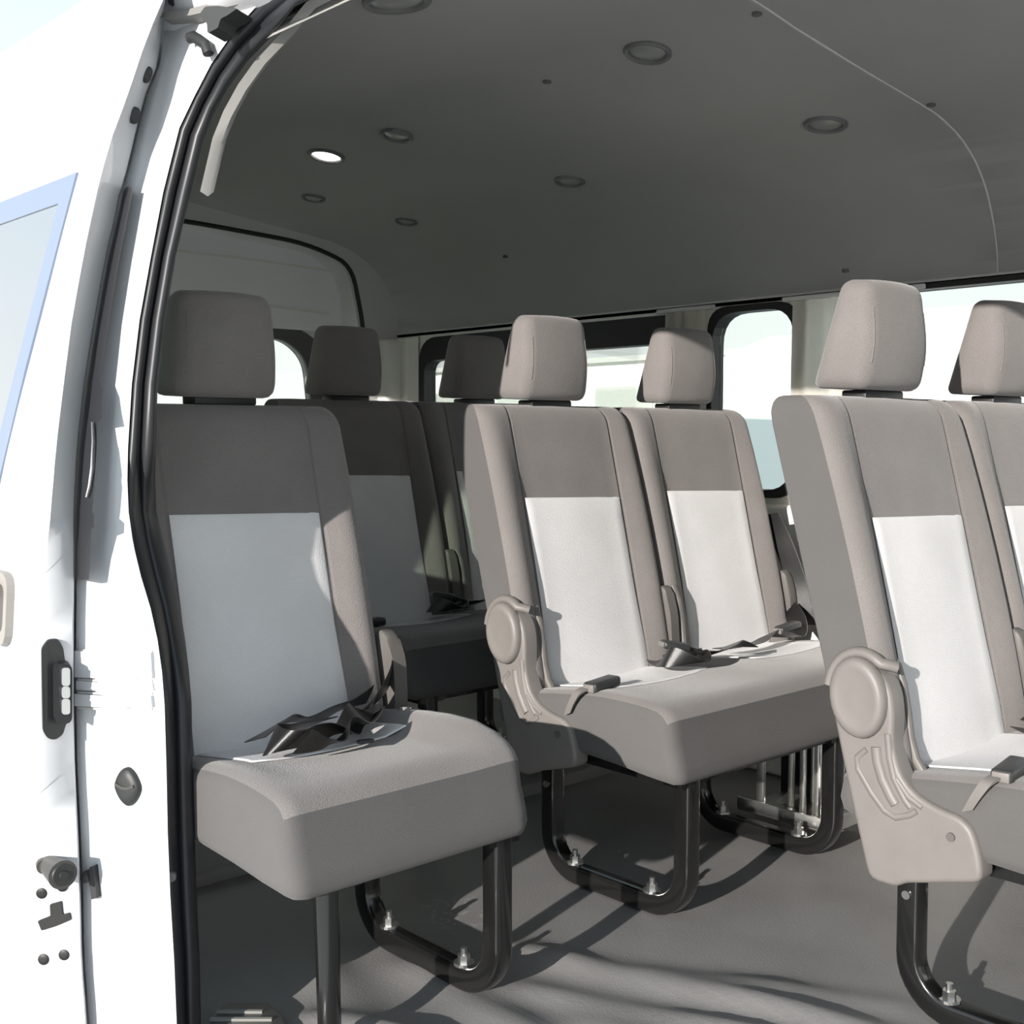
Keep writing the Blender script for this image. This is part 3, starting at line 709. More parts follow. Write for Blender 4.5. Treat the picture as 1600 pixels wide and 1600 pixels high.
loc(plate_x('tailgate_panel', -3.66, -3.64, [(.86, .0), (2.60, .0), (2.60, 1.50), (2.4, 1.60), (1.73, 1.63), (1.06, 1.60), (.86, 1.50)], WIN, M['trim']), tg)
UP = rpoly([(.98, 1.262), (2.48, 1.262), (2.475, 1.44), (2.36, 1.53), (1.73, 1.575), (1.10, 1.53), (.985, 1.44)], [.02, .02, .06, .08, .3, .08, .06], 5)
bm = bmesh.new(); prism(bm, UP, 'x', -3.64, -3.622, .006); loc(finish('upper_panel', bm, M['trim_t']), tg)
for zc, dz in ((1.49, .012), (1.345, .02)):
    bm = bmesh.new(); sweep(bm, [(-3.622, 1.73 + u, zc - dz * (u / .7) ** 2) for u in [-.7 + 1.4 * k / 14 for k in range(15)]], [(.003, -.004), (.003, .004), (-.003, .004), (-.003, -.004)], up=(1, 0, 0)); loc(finish('panel_crease', bm, M['trim']), tg)
# dark arched reveal over the tailgate window
bm = bmesh.new(); o2 = rpoly([(1.02, .75), (2.44, .75), (2.42, 1.20), (2.30, 1.275), (1.73, 1.315), (1.16, 1.275), (1.04, 1.20)], [.08, .08, .06, .08, .4, .08, .06], 5)
A = [[bm.verts.new((x, y, z)) for y, z in pl] for pl, x in ((o2, -3.622), (WIN, -3.63), (WIN, -3.668), (o2, -3.645))]
for a, b in zip(A, A[1:] + A[:1]):
    for i in range(len(a)): bm.faces.new((a[i], a[(i + 1) % len(a)], b[(i + 1) % len(a)], b[i]))
loc(finish('window_frame', bm, M['head_e'], smooth=False), tg)
bm = bmesh.new(); prism(bm, WIN, 'x', -3.655, -3.651); loc(finish('window_glass', bm, M['glass_far'], smooth=False), tg)

# ------------------------------------------------------------------ near side: pillar, seal, body, sliding door
def interp(tab, v):
    for (a, x), (b, y) in zip(tab, tab[1:]):
        if a <= v <= b: return x + (y - x) * (v - a) / (b - a)
    return tab[0][1] if v < tab[0][0] else tab[-1][1]
SO = [(0, 405), (50, 361), (100, 326), (150, 300), (200, 276), (300, 251), (400, 232), (500, 214), (600, 202), (700, 196), (750, 195), (800, 197), (850, 204), (900, 216), (950, 231), (1000, 242), (1050, 249), (1100, 253), (1200, 256), (1300, 258), (1400, 262), (1500, 268), (1600, 272), (1760, 280)]
SI = [(0, 528), (50, 422), (100, 378), (150, 345), (200, 322), (250, 307), (330, 292), (400, 274), (500, 258), (600, 246), (700, 243), (750, 242), (800, 244), (850, 256), (900, 270), (950, 283), (1000, 291), (1050, 297), (1100, 300), (1200, 300), (1300, 303), (1400, 306), (1500, 311), (1600, 313), (1760, 318)]
YS = .776
so = [at_side(x - 5 * min(1, max(0, (y - 850) / 200)), y, YS) for y, x in reversed(SO)]        # going up
sti = []
for y, x in reversed(SO):
    # inner partner, shifted along the band where it runs diagonally
    yi = y if y >= 300 else y + (300 - y) * .16
    sti.append(at_side(interp(SI, yi) + 3 * sstep(1060, 1150, yi) - 2 * sstep(850, 930, yi), yi, YS + .030 + .040 * sstep(1080, 980, yi) * sstep(700, 800, yi) + .018 * sstep(980, 1080, yi)))
zt = so[-1].z; ztop_i = sti[-1].z
def header(p, x, dz=0): return V((x, YS + lean(p.z) , p.z + dz))
so += [header(so[-1], so[-1].x + .10, .006), header(so[-1], -1.1, .008), header(so[-1], -.40, .008)]
sti += [header(sti[-1], sti[-1].x + .11, .006), header(sti[-1], -1.1, .010), header(sti[-1], -.42, .010)]
# front edge of the opening (outside the picture)
for k in range(1, 6):
    a = pi / 2 * k / 5; so.append(V((-.40 + .20 * sin(a), so[26].y - .02 * k / 5, zt - .19 * (1 - cos(a))))); sti.append(V((-.42 + .18 * sin(a), sti[26].y - .02 * k / 5, ztop_i - .19 * (1 - cos(a)))))
for z in (1.1, .8, .5, .2, -.03): so.append(V((-.20, YS + lean(z), z))); sti.append(V((-.24, YS + lean(z), z)))
bm = bmesh.new(); rows = []
nrm = V((.88, -.47, 0)).normalized()
for a, b in zip(so, sti):
    r = []
    for k in range(13):
        s = k / 12; h = .014 * abs(sin(2 * pi * s)) ** .6 * (1.15 if s < .5 else .8); r.append(a.lerp(b, s) + nrm * (h - .010))
    r.append(b + V((-.02, .010, 0))); r.append(a + V((-.03, .025, 0)))
    rows.append(r)
vv, _ = grid(bm, rows, close_u=True); bm.faces.new(vv[0][::-1]); bm.faces.new(vv[-1])
wl = thing('wall_left', 'white painted door pillar and near body side framing the opening', None, (-1.5, .7, 0), kind='structure')
seal = loc(finish('door_seal', bm, M['rubber'], angle=70), wl)
# cream inner trim strip along the top of the opening
bm = bmesh.new(); rows = []
for i, b in enumerate(sti):
    if b.z < 1.17 and b.x < -1.0 or b.x > -.3: continue
    k = min(1, max(0, (b.z - 1.17) / .12)); q = b + V((.000, .016, .003)); c = q + V((.004 * k + .002, .010, -.003 - .005 * k)); rows.append([q, c, c + V((0, .01, .008)), q + V((0, .008, .010))])
vv, _ = grid(bm, rows, close_u=True); bm.faces.new(vv[0][::-1]); bm.faces.new(vv[-1]); loc(finish('aperture_trim', bm, M['trim_w']), wl)

# gap line (inner edge of the opened door) and outer corner line of the door, from the picture's edge down
GI = [(-120, 300), (0, 262), (50, 255), (100, 248), (150, 228), (200, 215), (250, 204), (300, 190), (350, 180), (400, 168), (500, 150), (600, 134), (700, 123), (800, 118), (900, 118), (1000, 117), (1100, 117), (1200, 119), (1300, 124), (1400, 128), (1500, 130), (1600, 138), (1760, 146)]
DO = [(-120, 290), (0, 248), (50, 225), (100, 208), (150, 192), (200, 172), (250, 157), (300, 144), (400, 123), (500, 105), (600, 92), (700, 80), (800, 72), (900, 61), (950, 55), (1000, 53), (1100, 52), (1200, 58), (1250, 51), (1300, 46), (1400, 40), (1500, 43), (1600, 47), (1760, 52)]
CR1 = [(-120, 318), (0, 278), (60, 272), (100, 262), (150, 252), (200, 240), (300, 220), (400, 204), (500, 186), (600, 172), (700, 162), (800, 156), (860, 150), (900, 155), (925, 158), (960, 148), (1000, 139), (1050, 138), (1100, 150), (1150, 149), (1200, 143), (1300, 141), (1340, 150), (1400, 162), (1500, 172), (1600, 180), (1760, 186)]
YG, YDI, YDO = .712, .702, .640
ys = [-120, -60, 0, 25, 50, 75, 100, 125, 150, 200, 250, 300, 350, 400, 450, 500, 550, 600, 650, 700, 750, 800, 840, 860, 880, 900, 925, 950, 975, 1000, 1025, 1050, 1100, 1150, 1200, 1250, 1300, 1340, 1370, 1400, 1450, 1500, 1550, 1600, 1680, 1760]
bm = bmesh.new(); rows = []
SOx = [(-120, 560), (-60, 470)] + SO
for y in ys:
    g = at_inner(interp(GI, y) + 2, y, YG); s = at_side(interp(SOx, y) + 4, y, YS)
    f_ = (interp(CR1, y) - interp(GI, y)) / max(20, interp(SOx, y) - interp(GI, y)); f_ = min(.8, max(.1, f_)); c = g.lerp(s, f_)
    c1 = c + V((-.004, .001, 0)); c2 = g.lerp(s, f_ + .08) + V((.003, -.001, 0))
    m_ = c2.lerp(s, .5) + V((.002, -.002, 0))
    rows.append([g + V((-.03, .02, 0)), g, g.lerp(c1, .6), c1, c2, c2.lerp(m_, .5) + V((.001, -.001, 0)), m_, m_.lerp(s, .6) + V((.001, -.001, 0)), s, s + V((-.06, .010, 0))])
grid(bm, rows); pil = loc(finish('door_pillar', bm, M['paint'], angle=75), wl)

# quarter panel behind the pillar, with its window; inner skin pale, outer white
def side_plate(cols, zs, hole, name, m, y_out=.745, y_in=.80, parent=None, hole2=None):
    bm = bmesh.new(); d = {}
    for j, yy in enumerate((y_out, y_in)):
        for a, z in enumerate(zs):
            for b, x in enumerate(cols): d[j, a, b] = bm.verts.new((x(z) if callable(x) else x, yy + lean(z) * (1 if j == 0 else 1), z))
    na, nb = len(zs) - 1, len(cols) - 1
    sol = lambda a, b: 0 <= a < na and 0 <= b < nb and not (hole and hole[0] <= a < hole[1] and (hole[2] <= b < hole[3] or (hole2 is not None and b == hole2 - 2)))
    for a in range(na):
        for b in range(nb):
            if not sol(a, b): continue
            for j in (0, 1): bm.faces.new([d[j, a, b], d[j, a, b + 1], d[j, a + 1, b + 1], d[j, a + 1, b]])
            for (da, db, e) in ((-1, 0, ((a, b), (a, b + 1))), (1, 0, ((a + 1, b), (a + 1, b + 1))), (0, -1, ((a, b), (a + 1, b))), (0, 1, ((a, b + 1), (a + 1, b + 1)))):
                if not sol(a + da, b + db): (p, q) = e; bm.faces.new([d[0, p[0], p[1]], d[0, q[0], q[1]], d[1, q[0], q[1]], d[1, p[0], p[1]]])
    return finish(name, bm, m, parent, smooth=True, angle=30)
def xpil(z):
    best = None
    pts = so[:25]
    for a, b in zip(pts, pts[1:]):
        lo, hi = min(a.z, b.z), max(a.z, b.z)
        if lo <= z <= hi and hi > lo: return (a.x + (b.x - a.x) * (z - a.z) / (b.z - a.z)) - .035
    return so[0].x - .035 if z < .5 else so[24].x - .035
zs = [-.35, 0, .3, .5, .6, .7, .8, .83, .9, 1.0, 1.1, 1.2, 1.25, 1.32, 1.38, 1.44]
loc(side_plate([-3.72, -3.45, -2.78, -2.21, -1.765, xpil], zs, (7, 12, 3, 4), 'quarter_panel', M['paint'], .775, .802, hole2=3), wl)
qw = bmesh.new(); prism(qw, [(-2.22, .82), (-1.755, .82), (-1.755, 1.26), (-2.22, 1.26)], 'y', .80, .804)
for v in qw.verts: v.co.y += lean(v.co.z)
prism(qw, [(-3.46, .82), (-2.77, .82), (-2.77, 1.26), (-3.46, 1.26)], 'y', .80, .804)
for v in qw.verts:
    if v.co.x < -2.5: v.co.y += lean(v.co.z)
q = finish('window_glass', qw, M['glass_side'], smooth=False); loc(q, wl)
# dark inner lining of the near side
bm = bmesh.new()
lin = side_plate([-3.60, -3.44, -2.79, -2.20, -1.77, lambda z: xpil(z) - .015], [0, .3, .5, .7, .84, 1.0, 1.2, 1.26, 1.38, 1.45], (4, 7, 3, 4), 'inner_lining', M['trim'], .805, .812, hole2=3); loc(lin, wl)
bm.free()
# front body and lower sill
loc(side_plate([-.20, .1, .75, .92], [-.35, .0, .4, .84, 1.0, 1.24, 1.36, 1.45], (3, 5, 1, 2), 'front_panel', M['paint'], .755, .80), wl)
bm = bmesh.new(); prism(bm, [(.72, -.35), (.80, -.35), (.80, -.006), (.745, -.012), (.74, -.14), (.72, -.15)], 'x', -1.62, -.15); loc(finish('sill', bm, M['paint']), wl)
# roof shell outside the headliner
RP = smooth_prof([(.925, 1.51), (.895, 1.530), (.885, 1.58), (.95, 1.63), (1.2, 1.69), (1.73, 1.735), (2.26, 1.69), (2.55, 1.62), (2.68, 1.54), (2.76, 1.42), (2.775, 1.25)], 4)
bm = bmesh.new(); grid(bm, [[(x, y, z) for x in (-3.75, -2.5, -1.2, 0, .92)] for y, z in RP])
rf = finish('roof', bm, M['paint'], angle=60); tag(rf, 'white high roof of the van against the pale sky', kind='structure')
bm = bmesh.new(); prism(bm, [(.955, 1.500), (.97, 1.500), (.98, 1.54), (.950, 1.54)], 'x', -1.62, .92); loc(finish('header_rail', bm, M['rubber']), wl)

# hardware on the pillar: seat every piece on the surface it belongs to
def surface(o):
    me = o.data; return BVHTree.FromPolygons([v.co.copy() for v in me.vertices], [tuple(p.vertices) for p in me.polygons])
def hit(bvh, px, py):
    o = V((0, 0, CAM_Z)); dv = (at(px, py, 'y', 1.0) - o).normalized(); h = bvh.ray_cast(o, dv)
    if h[0] is None: 
        h = bvh.find_nearest(at(px, py, 'y', .74)); return h[0], V((.9, -.43, 0)).normalized()
    n = h[1] if h[1].dot(dv) < 0 else -h[1]; return h[0], n
def disc(bm, bvh, px, py, r, h, n=16, nn=None):
    p, nr = hit(bvh, px, py); nn = nn or nr; a = nn.cross(V((0, 0, 1))).normalized(); u = a.cross(nn)
    prof = [(r, -.012), (r, h * .5), (r * .85, h), (r * .3, h * 1.1)]
    vv, _ = grid(bm, [[p + a * (q * cos(2 * pi * k / n)) + u * (q * sin(2 * pi * k / n)) + nn * hh for k in range(n)] for q, hh in prof], close_u=True)
    bm.faces.new(vv[-1]); return p, nn
def plate(bm, bvh, pxs, h, nn=None, back=.006, off=0, flat=False):
    hs_ = [hit(bvh, x, y) for x, y in pxs]
    if nn is None: nn = sum((q[1] for q in hs_), V()).normalized()
    pts = [q[0] + nn * off for q in hs_]
    if flat:
        c = sum(pts, V()) / len(pts); o = V((0, 0, CAM_Z)); pts = []
        for x, y in pxs:
            dv = (at(x, y, 'y', 1.0) - o); pts.append(o + dv * ((c - o).dot(nn) / dv.dot(nn)))
    A = [bm.verts.new(p - nn * back) for p in pts]; B = [bm.verts.new(p + nn * h) for p in pts]; n = len(A)
    bm.faces.new(A); bm.faces.new(B[::-1])
    for i in range(n): bm.faces.new((A[i], A[(i + 1) % n], B[(i + 1) % n], B[i]))
    return nn
PB = surface(pil)
# diamond rubber plug
bm = bmesh.new(); p, NP = hit(PB, 202, 1228); a = NP.cross(V((0, 0, 1))).normalized()
if a.dot(_R) < 0: a = -a
kx = 1 / max(.3, abs(a.dot(_R)))
shape = rpoly([(-.024 * kx, 0), (-.012 * kx, .022), (0, .030), (.012 * kx, .022), (.024 * kx, 0), (.012 * kx, -.022), (0, -.031), (-.012 * kx, -.022)], .012, 3)
rws = [[p + a * (x * s) + V((0, 0, z * s)) + NP * h for x, z in shape] for s, h in ((1, -.005), (1, .004), (.88, .008), (.5, .010))]
vv, _ = grid(bm, rws, close_u=True); bm.faces.new(vv[-1]); d = loc(finish('rubber_plug', bm, M['plug'], angle=45), wl)
bm = bmesh.new(); sweep(bm, [p + a * (kx * (-.0155 + .031 * k / 8)) + V((0, 0, .004 - .005 * sin(pi * k / 8))) + NP * .0095 for k in range(9)], [(.002, -.002), (.002, .002), (-.002, .002), (-.002, -.002)], up=NP); loc(finish('rubber_rib', bm, M['cone']), wl)
bm = bmesh.new(); plate(bm, PB, [(147, 1352), (153, 1350), (158, 1400), (150, 1402), (146, 1376)], .010); disc(bm, PB, 140, 1368, .009, .012); loc(finish('body_clip', bm, M['plug'], angle=50), wl)
for ya, yb, of in ((1019, 1058, .006), (1066, 1078, .003), (1086, 1103, .006)):
    bm = bmesh.new(); plate(bm, PB, [(121, ya - 3), (160, ya), (200, ya + 1), (240, ya), (242, yb), (200, yb + 2), (160, yb + 1), (121, yb - 1)], of, NP, .004); loc(finish('rail_end', bm, M['paint'], smooth=False), wl)
for yy in (1016, 1062, 1082, 1106):  # raised grey strips stand in for the shade between the rail bands
    bm = bmesh.new(); plate(bm, PB, [(123, yy - 2), (160, yy), (200, yy + 1), (239, yy), (239, yy + 3), (200, yy + 4), (160, yy + 3), (123, yy + 1)], .002, NP, .003); loc(finish('rail_groove_shade', bm, M['bgrey'], smooth=False), wl)
bm = bmesh.new(); SB = surface(seal); disc(bm, SB, 267, 1370, .008, .004); loc(finish('seal_button', bm, M['lamp_ring']), wl)
# upper roller gear on the pillar head
bm = bmesh.new(); plate(bm, PB, rpoly([(334, 34), (342, 23), (362, 22), (392, 26), (378, 36), (366, 42), (362, 56), (346, 64), (345, 48), (336, 42)], 3, 2), .03, flat=True); loc(finish('roller_bracket', bm, M['plug'], smooth=False), wl)
bm = bmesh.new(); sweep(bm, [hit(PB, x, y)[0] + NP * .012 for x, y in ((304, 64), (310, 61), (320, 67), (330, 74), (334, 88))], [(.0085 * cos(k * pi / 4), .0085 * sin(k * pi / 4)) for k in range(8)], up=(0, 0, 1)); loc(finish('roller_hook', bm, M['plug'], angle=60), wl)
bm = bmesh.new(); plate(bm, PB, [(262, 28), (300, 24), (340, 14), (400, -2), (400, 12), (345, 24), (310, 32), (264, 36)], .016, flat=True); loc(finish('roller_rail', bm, M['trim_w'], smooth=False), wl)
bm = bmesh.new(); disc(bm, PB, 290, 8, .012, .03, nn=NP); loc(finish('roller', bm, M['plug'], angle=50), wl)
bm = bmesh.new(); disc(bm, PB, 268, 17, .007, .02, nn=NP); loc(finish('roller', bm, M['lamp_ring'], angle=50), wl)
bm = bmesh.new(); disc(bm, PB, 322, 4, .009, .02, nn=NP); loc(finish('roller', bm, M['lamp_ring'], angle=50), wl)

# ---- the sliding door, pushed back along the body
dr = thing('door_1', 'white sliding door pushed open to the rear, seen along its leading edge', None, (-1.9, .55, 0), kind='structure')
ysd = [-120, -60, 0, 25, 50, 100, 150, 200, 250, 275, 300, 350, 400, 450, 500, 550, 600, 650, 700, 750, 800, 850, 900, 950, 1000, 1050, 1100, 1150, 1200, 1250, 1300, 1350, 1400, 1500, 1600, 1760]
Oe = [at_skin(interp(DO, y), y, YDO) for y in ysd]; Ie = [at_inner(interp(GI, y) - 1, y, YDI) for y in ysd]
# (z -> edge) tables, ascending in z
zO = sorted([(p.z, p.x) for p in Oe]); zI = sorted([(p.z, p.x) for p in Ie])
XR = -2.62
_wa, _wb = at_skin(119, 277, YDO), at_skin(0, 748, YDO)
def wx1(z): return _wa.x + (_wb.x - _wa.x) * (_wa.z - z) / (_wa.z - _wb.z)
def wx0(z): return -2.33 + .35 * (z - .85)
zd = sorted(set([-.30, -.1, .0, .06] + [round(.06 + k * .04, 3) for k in range(42)] + [.83, round(_wa.z, 3)])); zd = [z for z in zd if z <= zO[-1][0]]
zh0, zh1 = zd.index(.83), zd.index(round(_wa.z, 3))
bm = bmesh.new(); d = {}
for a, z in enumerate(zd):
    xo, xi = interp(zO, z), interp(zI, z); L = lean(z); LO = lean_o(z); LI = lean_i(z)
    e = [(XR, YDO + LO), (wx0(z), YDO + LO), (wx1(z), YDO + LO), (xo - .012, YDO + LO), (xo - .004, YDO + LO + .002), (xo, YDO + LO + .007), (xi + .002, YDI + LI - .004), (xi - .002, YDI + LI), (xi - .012, YDI + LI + .001), (wx1(z) - .02, YDI + L + .004), (wx0(z), YDI + L + .004), (XR, YDI + L + .004)]
    for b, (x, y) in enumerate(e): d[a, b] = bm.verts.new((x, y, z))
nb = 12
for a in range(len(zd) - 1):
    for b in range(nb):
        if zh0 <= a < zh1 and b in (1, 9): continue
        bm.faces.new((d[a, b], d[a, (b + 1) % nb], d[a + 1, (b + 1) % nb], d[a + 1, b]))
for a in range(zh0, zh1):
    bm.faces.new((d[a, 1], d[a + 1, 1], d[a + 1, 10], d[a, 10])); bm.faces.new((d[a, 2], d[a + 1, 2], d[a + 1, 9], d[a, 9]))
for a in (zh0, zh1): bm.faces.new((d[a, 1], d[a, 2], d[a, 9], d[a, 10]))
bm.faces.new([d[0, b] for b in range(nb)]); bm.faces.new([d[len(zd) - 1, b] for b in range(nb)][::-1])
pan = loc(finish('door_panel', bm, M['paint'], angle=50), dr)
# glass with its band, the sky's reflection put into the band's blue
def skin(x, z, off=0): return V((x, YDO + lean_o(z) - off, z))
def strip(name, outl, inl, m, off, th=.004):
    bm = bmesh.new(); A = [[bm.verts.new(skin(x, z, o_)) for x, z in pl] for pl, o_ in ((outl, off), (inl, off), (inl, off - th), (outl, off - th))]
    for a, b in zip(A, A[1:] + A[:1]):
        n = len(a)
        for i in range(n): bm.faces.new((a[i], a[(i + 1) % n], b[(i + 1) % n], b[i]))
    return loc(finish(name, bm, m, smooth=False), dr)
def winpoly(m): 
    zz = [.83 - m, 1.0, 1.1, _wa.z + m]; return [(wx0(zz[0]) - m, zz[0])] + [(wx1(z) + m, z) for z in zz] + [(wx0(z) - m, z) for z in zz[::-1][:-1]]
strip('window_band', winpoly(.006), winpoly(-.035), M['frit_sky'], .004)
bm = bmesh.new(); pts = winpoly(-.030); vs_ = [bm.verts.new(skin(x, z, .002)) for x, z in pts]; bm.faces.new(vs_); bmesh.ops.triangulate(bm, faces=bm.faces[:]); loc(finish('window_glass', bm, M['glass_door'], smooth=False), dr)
# outside handle
hp = at_skin(20, 1012, YDO)
def hpoly(x1, z0, z1, L, r): return rpoly([(x1 - L, z0), (x1, z0), (x1, z1), (x1 - L, z1)], r, 4)
o_ = hpoly(hp.x, .585, .695, .24, .03); i_ = hpoly(hp.x - .012, .605, .678, .216, .018)
strip('handle_frame', o_, i_, M['handle'], .012, .014)
bm = bmesh.new(); prism(bm, i_, 'y', YDO - .003, YDO + .002); loc(finish('handle_recess', bm, M['handle_d'], smooth=False), dr)
bm = bmesh.new(); box(bm, (hp.x - .20, YDO - .022, .655), (hp.x - .03, YDO - .006, .682), .006); loc(finish('handle_grip', bm, M['handle']), dr)
# weather strip in the gap
WS_L = [(293, 196), (300, 191), (350, 181), (400, 169), (500, 151), (600, 135), (700, 124), (800, 119), (905, 119)]
WS_R = [(293, 208), (350, 197), (400, 187), (500, 170), (550, 163), (595, 156), (610, 159), (655, 158), (660, 151), (700, 150), (750, 147), (800, 143), (806, 146), (822, 146), (828, 142), (905, 138)]
bm = bmesh.new(); rows = []
for y in sorted({y for y, _ in WS_L} | {y for y, _ in WS_R}):
    a, b = at_inner(interp(WS_L, y), y, YDI + .004), at_inner(interp(WS_R, y), y, YDI + .006); 
    rows.append([a, a.lerp(b, .5) + V((.008, -.004, 0)), b + V((.002, 0, 0)), b + V((-.02, .008, 0)), a + V((-.02, .004, 0))])
vv, _ = grid(bm, rows, close_u=True); bm.faces.new(vv[0][::-1]); bm.faces.new(vv[-1]); ws = loc(finish('weather_strip', bm, M['rubber'], angle=50), dr)
bm = bmesh.new(); sweep(bm, [at_inner(x, y, YDI + .004) + V((.012, -.004, 0)) for x, y in ((143, 660), (144, 690), (142, 730), (138, 760), (134, 776))], [(.0018 * cos(k * pi / 3), .0018 * sin(k * pi / 3)) for k in range(6)], up=(0, 1, 0)); loc(finish('wire_spring', bm, M['steel']), dr)
# edge hardware
DB = surface(pan)
def oval(x0, y0, x1, y1, r): return rpoly([(x0, y0), (x1, y0), (x1, y1), (x0, y1)], r, 4)
_, ND = hit(DB, 90, 1250)
for px, py in ((228, 116), (209, 180)):
    bm = bmesh.new(); disc(bm, DB, px, py, .0128, .006, 20); loc(finish('rubber_plug', bm, M['plug'], angle=50), dr)
for px, py, r in ((65, 1396, .0082), (97, 1385, .0082), (68, 1499, .0085), (100, 1492, .0082)):
    bm = bmesh.new(); disc(bm, DB, px, py, r, .0015, 14); loc(finish('bolt_hole', bm, M['rubber_f'], angle=50), dr)
bm = bmesh.new(); plate(bm, DB, rpoly([(60, 1438), (80, 1430), (79, 1412), (97, 1407), (99, 1428), (110, 1425), (112, 1436), (88, 1446), (66, 1453)], 2, 2), .003); loc(finish('latch_slot', bm, M['rubber_f'], smooth=False), dr)
bm = bmesh.new(); plate(bm, DB, rpoly([(64, 1012), (74, 998), (90, 997), (98, 1010), (101, 1032), (112, 1045), (112, 1118), (102, 1130), (98, 1145), (86, 1154), (74, 1152), (66, 1140)], 5, 3), .006, ND); lt = loc(finish('latch_plate', bm, M['plug'], smooth=False), dr)
bm = bmesh.new(); plate(bm, DB, oval(82, 1031, 110, 1124, 12), .020, ND); loc(finish('latch_body', bm, M['rubber'], smooth=False), dr)
for yy, hh in ((1050, 14), (1074, 9), (1096, 12)):
    bm = bmesh.new(); plate(bm, DB, oval(93, yy - hh, 106, yy + hh, 5), .024, ND, -.016, flat=True); loc(finish('latch_claw', bm, M['chrome'], smooth=False), dr)
# cone shaped rubber guide
bm = bmesh.new(); p, _n = hit(DB, 70, 1352); q = hit(DB, 92, 1350)[0]
cyl(bm, p - ND * .005, p + ND * .004, .012, .012, 20); e0 = p + V((0, .004, 0)) - ND * .002; e1 = q + ND * .045 + V((0, 0, .004)); cyl(bm, e0, e1, .013, .021, 24)
loc(finish('guide_cone', bm, M['cone'], angle=50), dr)
bm = bmesh.new(); dd = (e1 - e0).normalized(); cyl(bm, e1 - dd * .001, e1 + dd * .002, .017, .015, 20); cyl(bm, e1, e1 + dd * .006, .007, .006, 14); loc(finish('guide_tip', bm, M['plug'], angle=50), dr)

# ------------------------------------------------------------------ chrome bracket box under the middle bench
cb = thing('metal_box', 'shiny chrome open box with upright bars under the middle bench', 'metal box', (-1.53, 2.28, 0))
def cpart(nm, m, *boxes, bev=.002):
    bm = bmesh.new()
    for lo, hi in boxes: box(bm, [lo[i] - cb.location[i] for i in range(3)], [hi[i] - cb.location[i] for i in range(3)], bev)
    return finish(nm, bm, m, cb, smooth=True, angle=30)
cpart('tray', M['chrome'], ((-1.66, 2.215, .042), (-1.415, 2.222, .070)), ((-1.42, 2.215, .042), (-1.413, 2.40, .075)), ((-1.66, 2.215, .040), (-1.415, 2.40, .046)))
for x, y, wd, z1 in ((-1.615, 2.24, .020, .26), (-1.575, 2.30, .012, .26), (-1.525, 2.34, .016, .26), (-1.50, 2.235, .012, .26), (-1.475, 2.25, .016, .26), (-1.445, 2.24, .010, .26), (-1.428, 2.30, .018, .26), (-1.55, 2.36, .02, .26)):
    cpart('upright_bar', M['chrome'], ((x - wd / 2, y, .046), (x + wd / 2, y + .012, z1)))
cpart('back_plate', M['frame'], ((-1.67, 2.40, .04), (-1.41, 2.41, .262)))
cpart('label_plate', M['trim'], ((-1.464, 2.262, .12), (-1.446, 2.266, .20)))
cpart('top_plate', M['frame'], ((-1.66, 2.215, .235), (-1.415, 2.40, .262)))

# ------------------------------------------------------------------ outside
bm = bmesh.new(); box(bm, (-60, -40, -.70), (40, 60, -.62)); gd = finish('ground', bm, M['concrete'], smooth=False); tag(gd, 'pale sunlit concrete yard around the van', kind='structure')
def vehicle(name, label, cat, pos, rot, L, Wd, prof, glasses, paint, wheels, rwheel=.32):
    t = thing(name, label, cat, (pos[0], pos[1], -.62)); t.rotation_euler = (0, 0, radians(rot))
    bm = bmesh.new(); prism(bm, rpoly(prof, .06, 3), 'y', -Wd / 2, Wd / 2, .05, 3); finish('body', bm, paint, t, angle=35)
    for nm, pl in glasses:
        for s in (-1, 1):
            if nm == 'side_window':
                bm = bmesh.new(); prism(bm, rpoly(pl, .04, 3), 'y', s * (Wd / 2 - .01), s * (Wd / 2 + .006)); finish(nm, bm, M['carglass'], t, smooth=False)
        if nm in ('windscreen', 'rear_window'):
            (xa, za), (xb, zb) = pl; n = V((-(zb - za), 0, xb - xa)).normalized()
            if (n.x < 0) != (nm == 'rear_window' ) and False: n = -n
            if n.z < 0: n = -n
            bm = bmesh.new(); P = [V((xa, -Wd / 2 + .12, za)), V((xa, Wd / 2 - .12, za)), V((xb, Wd / 2 - .18, zb)), V((xb, -Wd / 2 + .18, zb))]
            A = [bm.verts.new(p + n * .008) for p in P]; B = [bm.verts.new(p - n * .02) for p in P]; bm.faces.new(A); bm.faces.new(B[::-1])
            for i in range(4): bm.faces.new((A[i], A[(i + 1) % 4], B[(i + 1) % 4], B[i]))
            finish(nm, bm, M['carglass'], t, smooth=False)
    for wx in wheels:
        for s in (-1, 1):
            bm = bmesh.new(); cyl(bm, (wx, s * (Wd / 2 - .18), rwheel), (wx, s * (Wd / 2 + .01), rwheel), rwheel, n=24); wh = finish('wheel', bm, M['tyre'], t, angle=40)
            bm = bmesh.new(); cyl(bm, (wx, s * (Wd / 2 - .02), rwheel), (wx, s * (Wd / 2 + .015), rwheel), rwheel * .62, n=20); finish('hubcap', bm, M['carpaint2'], wh, angle=40)
    for x0, x1 in ((min(p[0] for p in prof) - .04, min(p[0] for p in prof) + .06), (max(p[0] for p in prof) - .06, max(p[0] for p in prof) + .04)):
        bm = bmesh.new(); box(bm, (x0, -Wd / 2 + .03, .30), (x1, Wd / 2 - .03, .52), .03); finish('bumper', bm, M['plug'], t)
    bm = bmesh.new(); box(bm, (prof[0][0] + .9, -Wd / 2 - .012, .98), (prof[0][0] + 3.6, -Wd / 2 + .005, 1.02), .004); finish('side_moulding', bm, M['plug'], t)
    return t
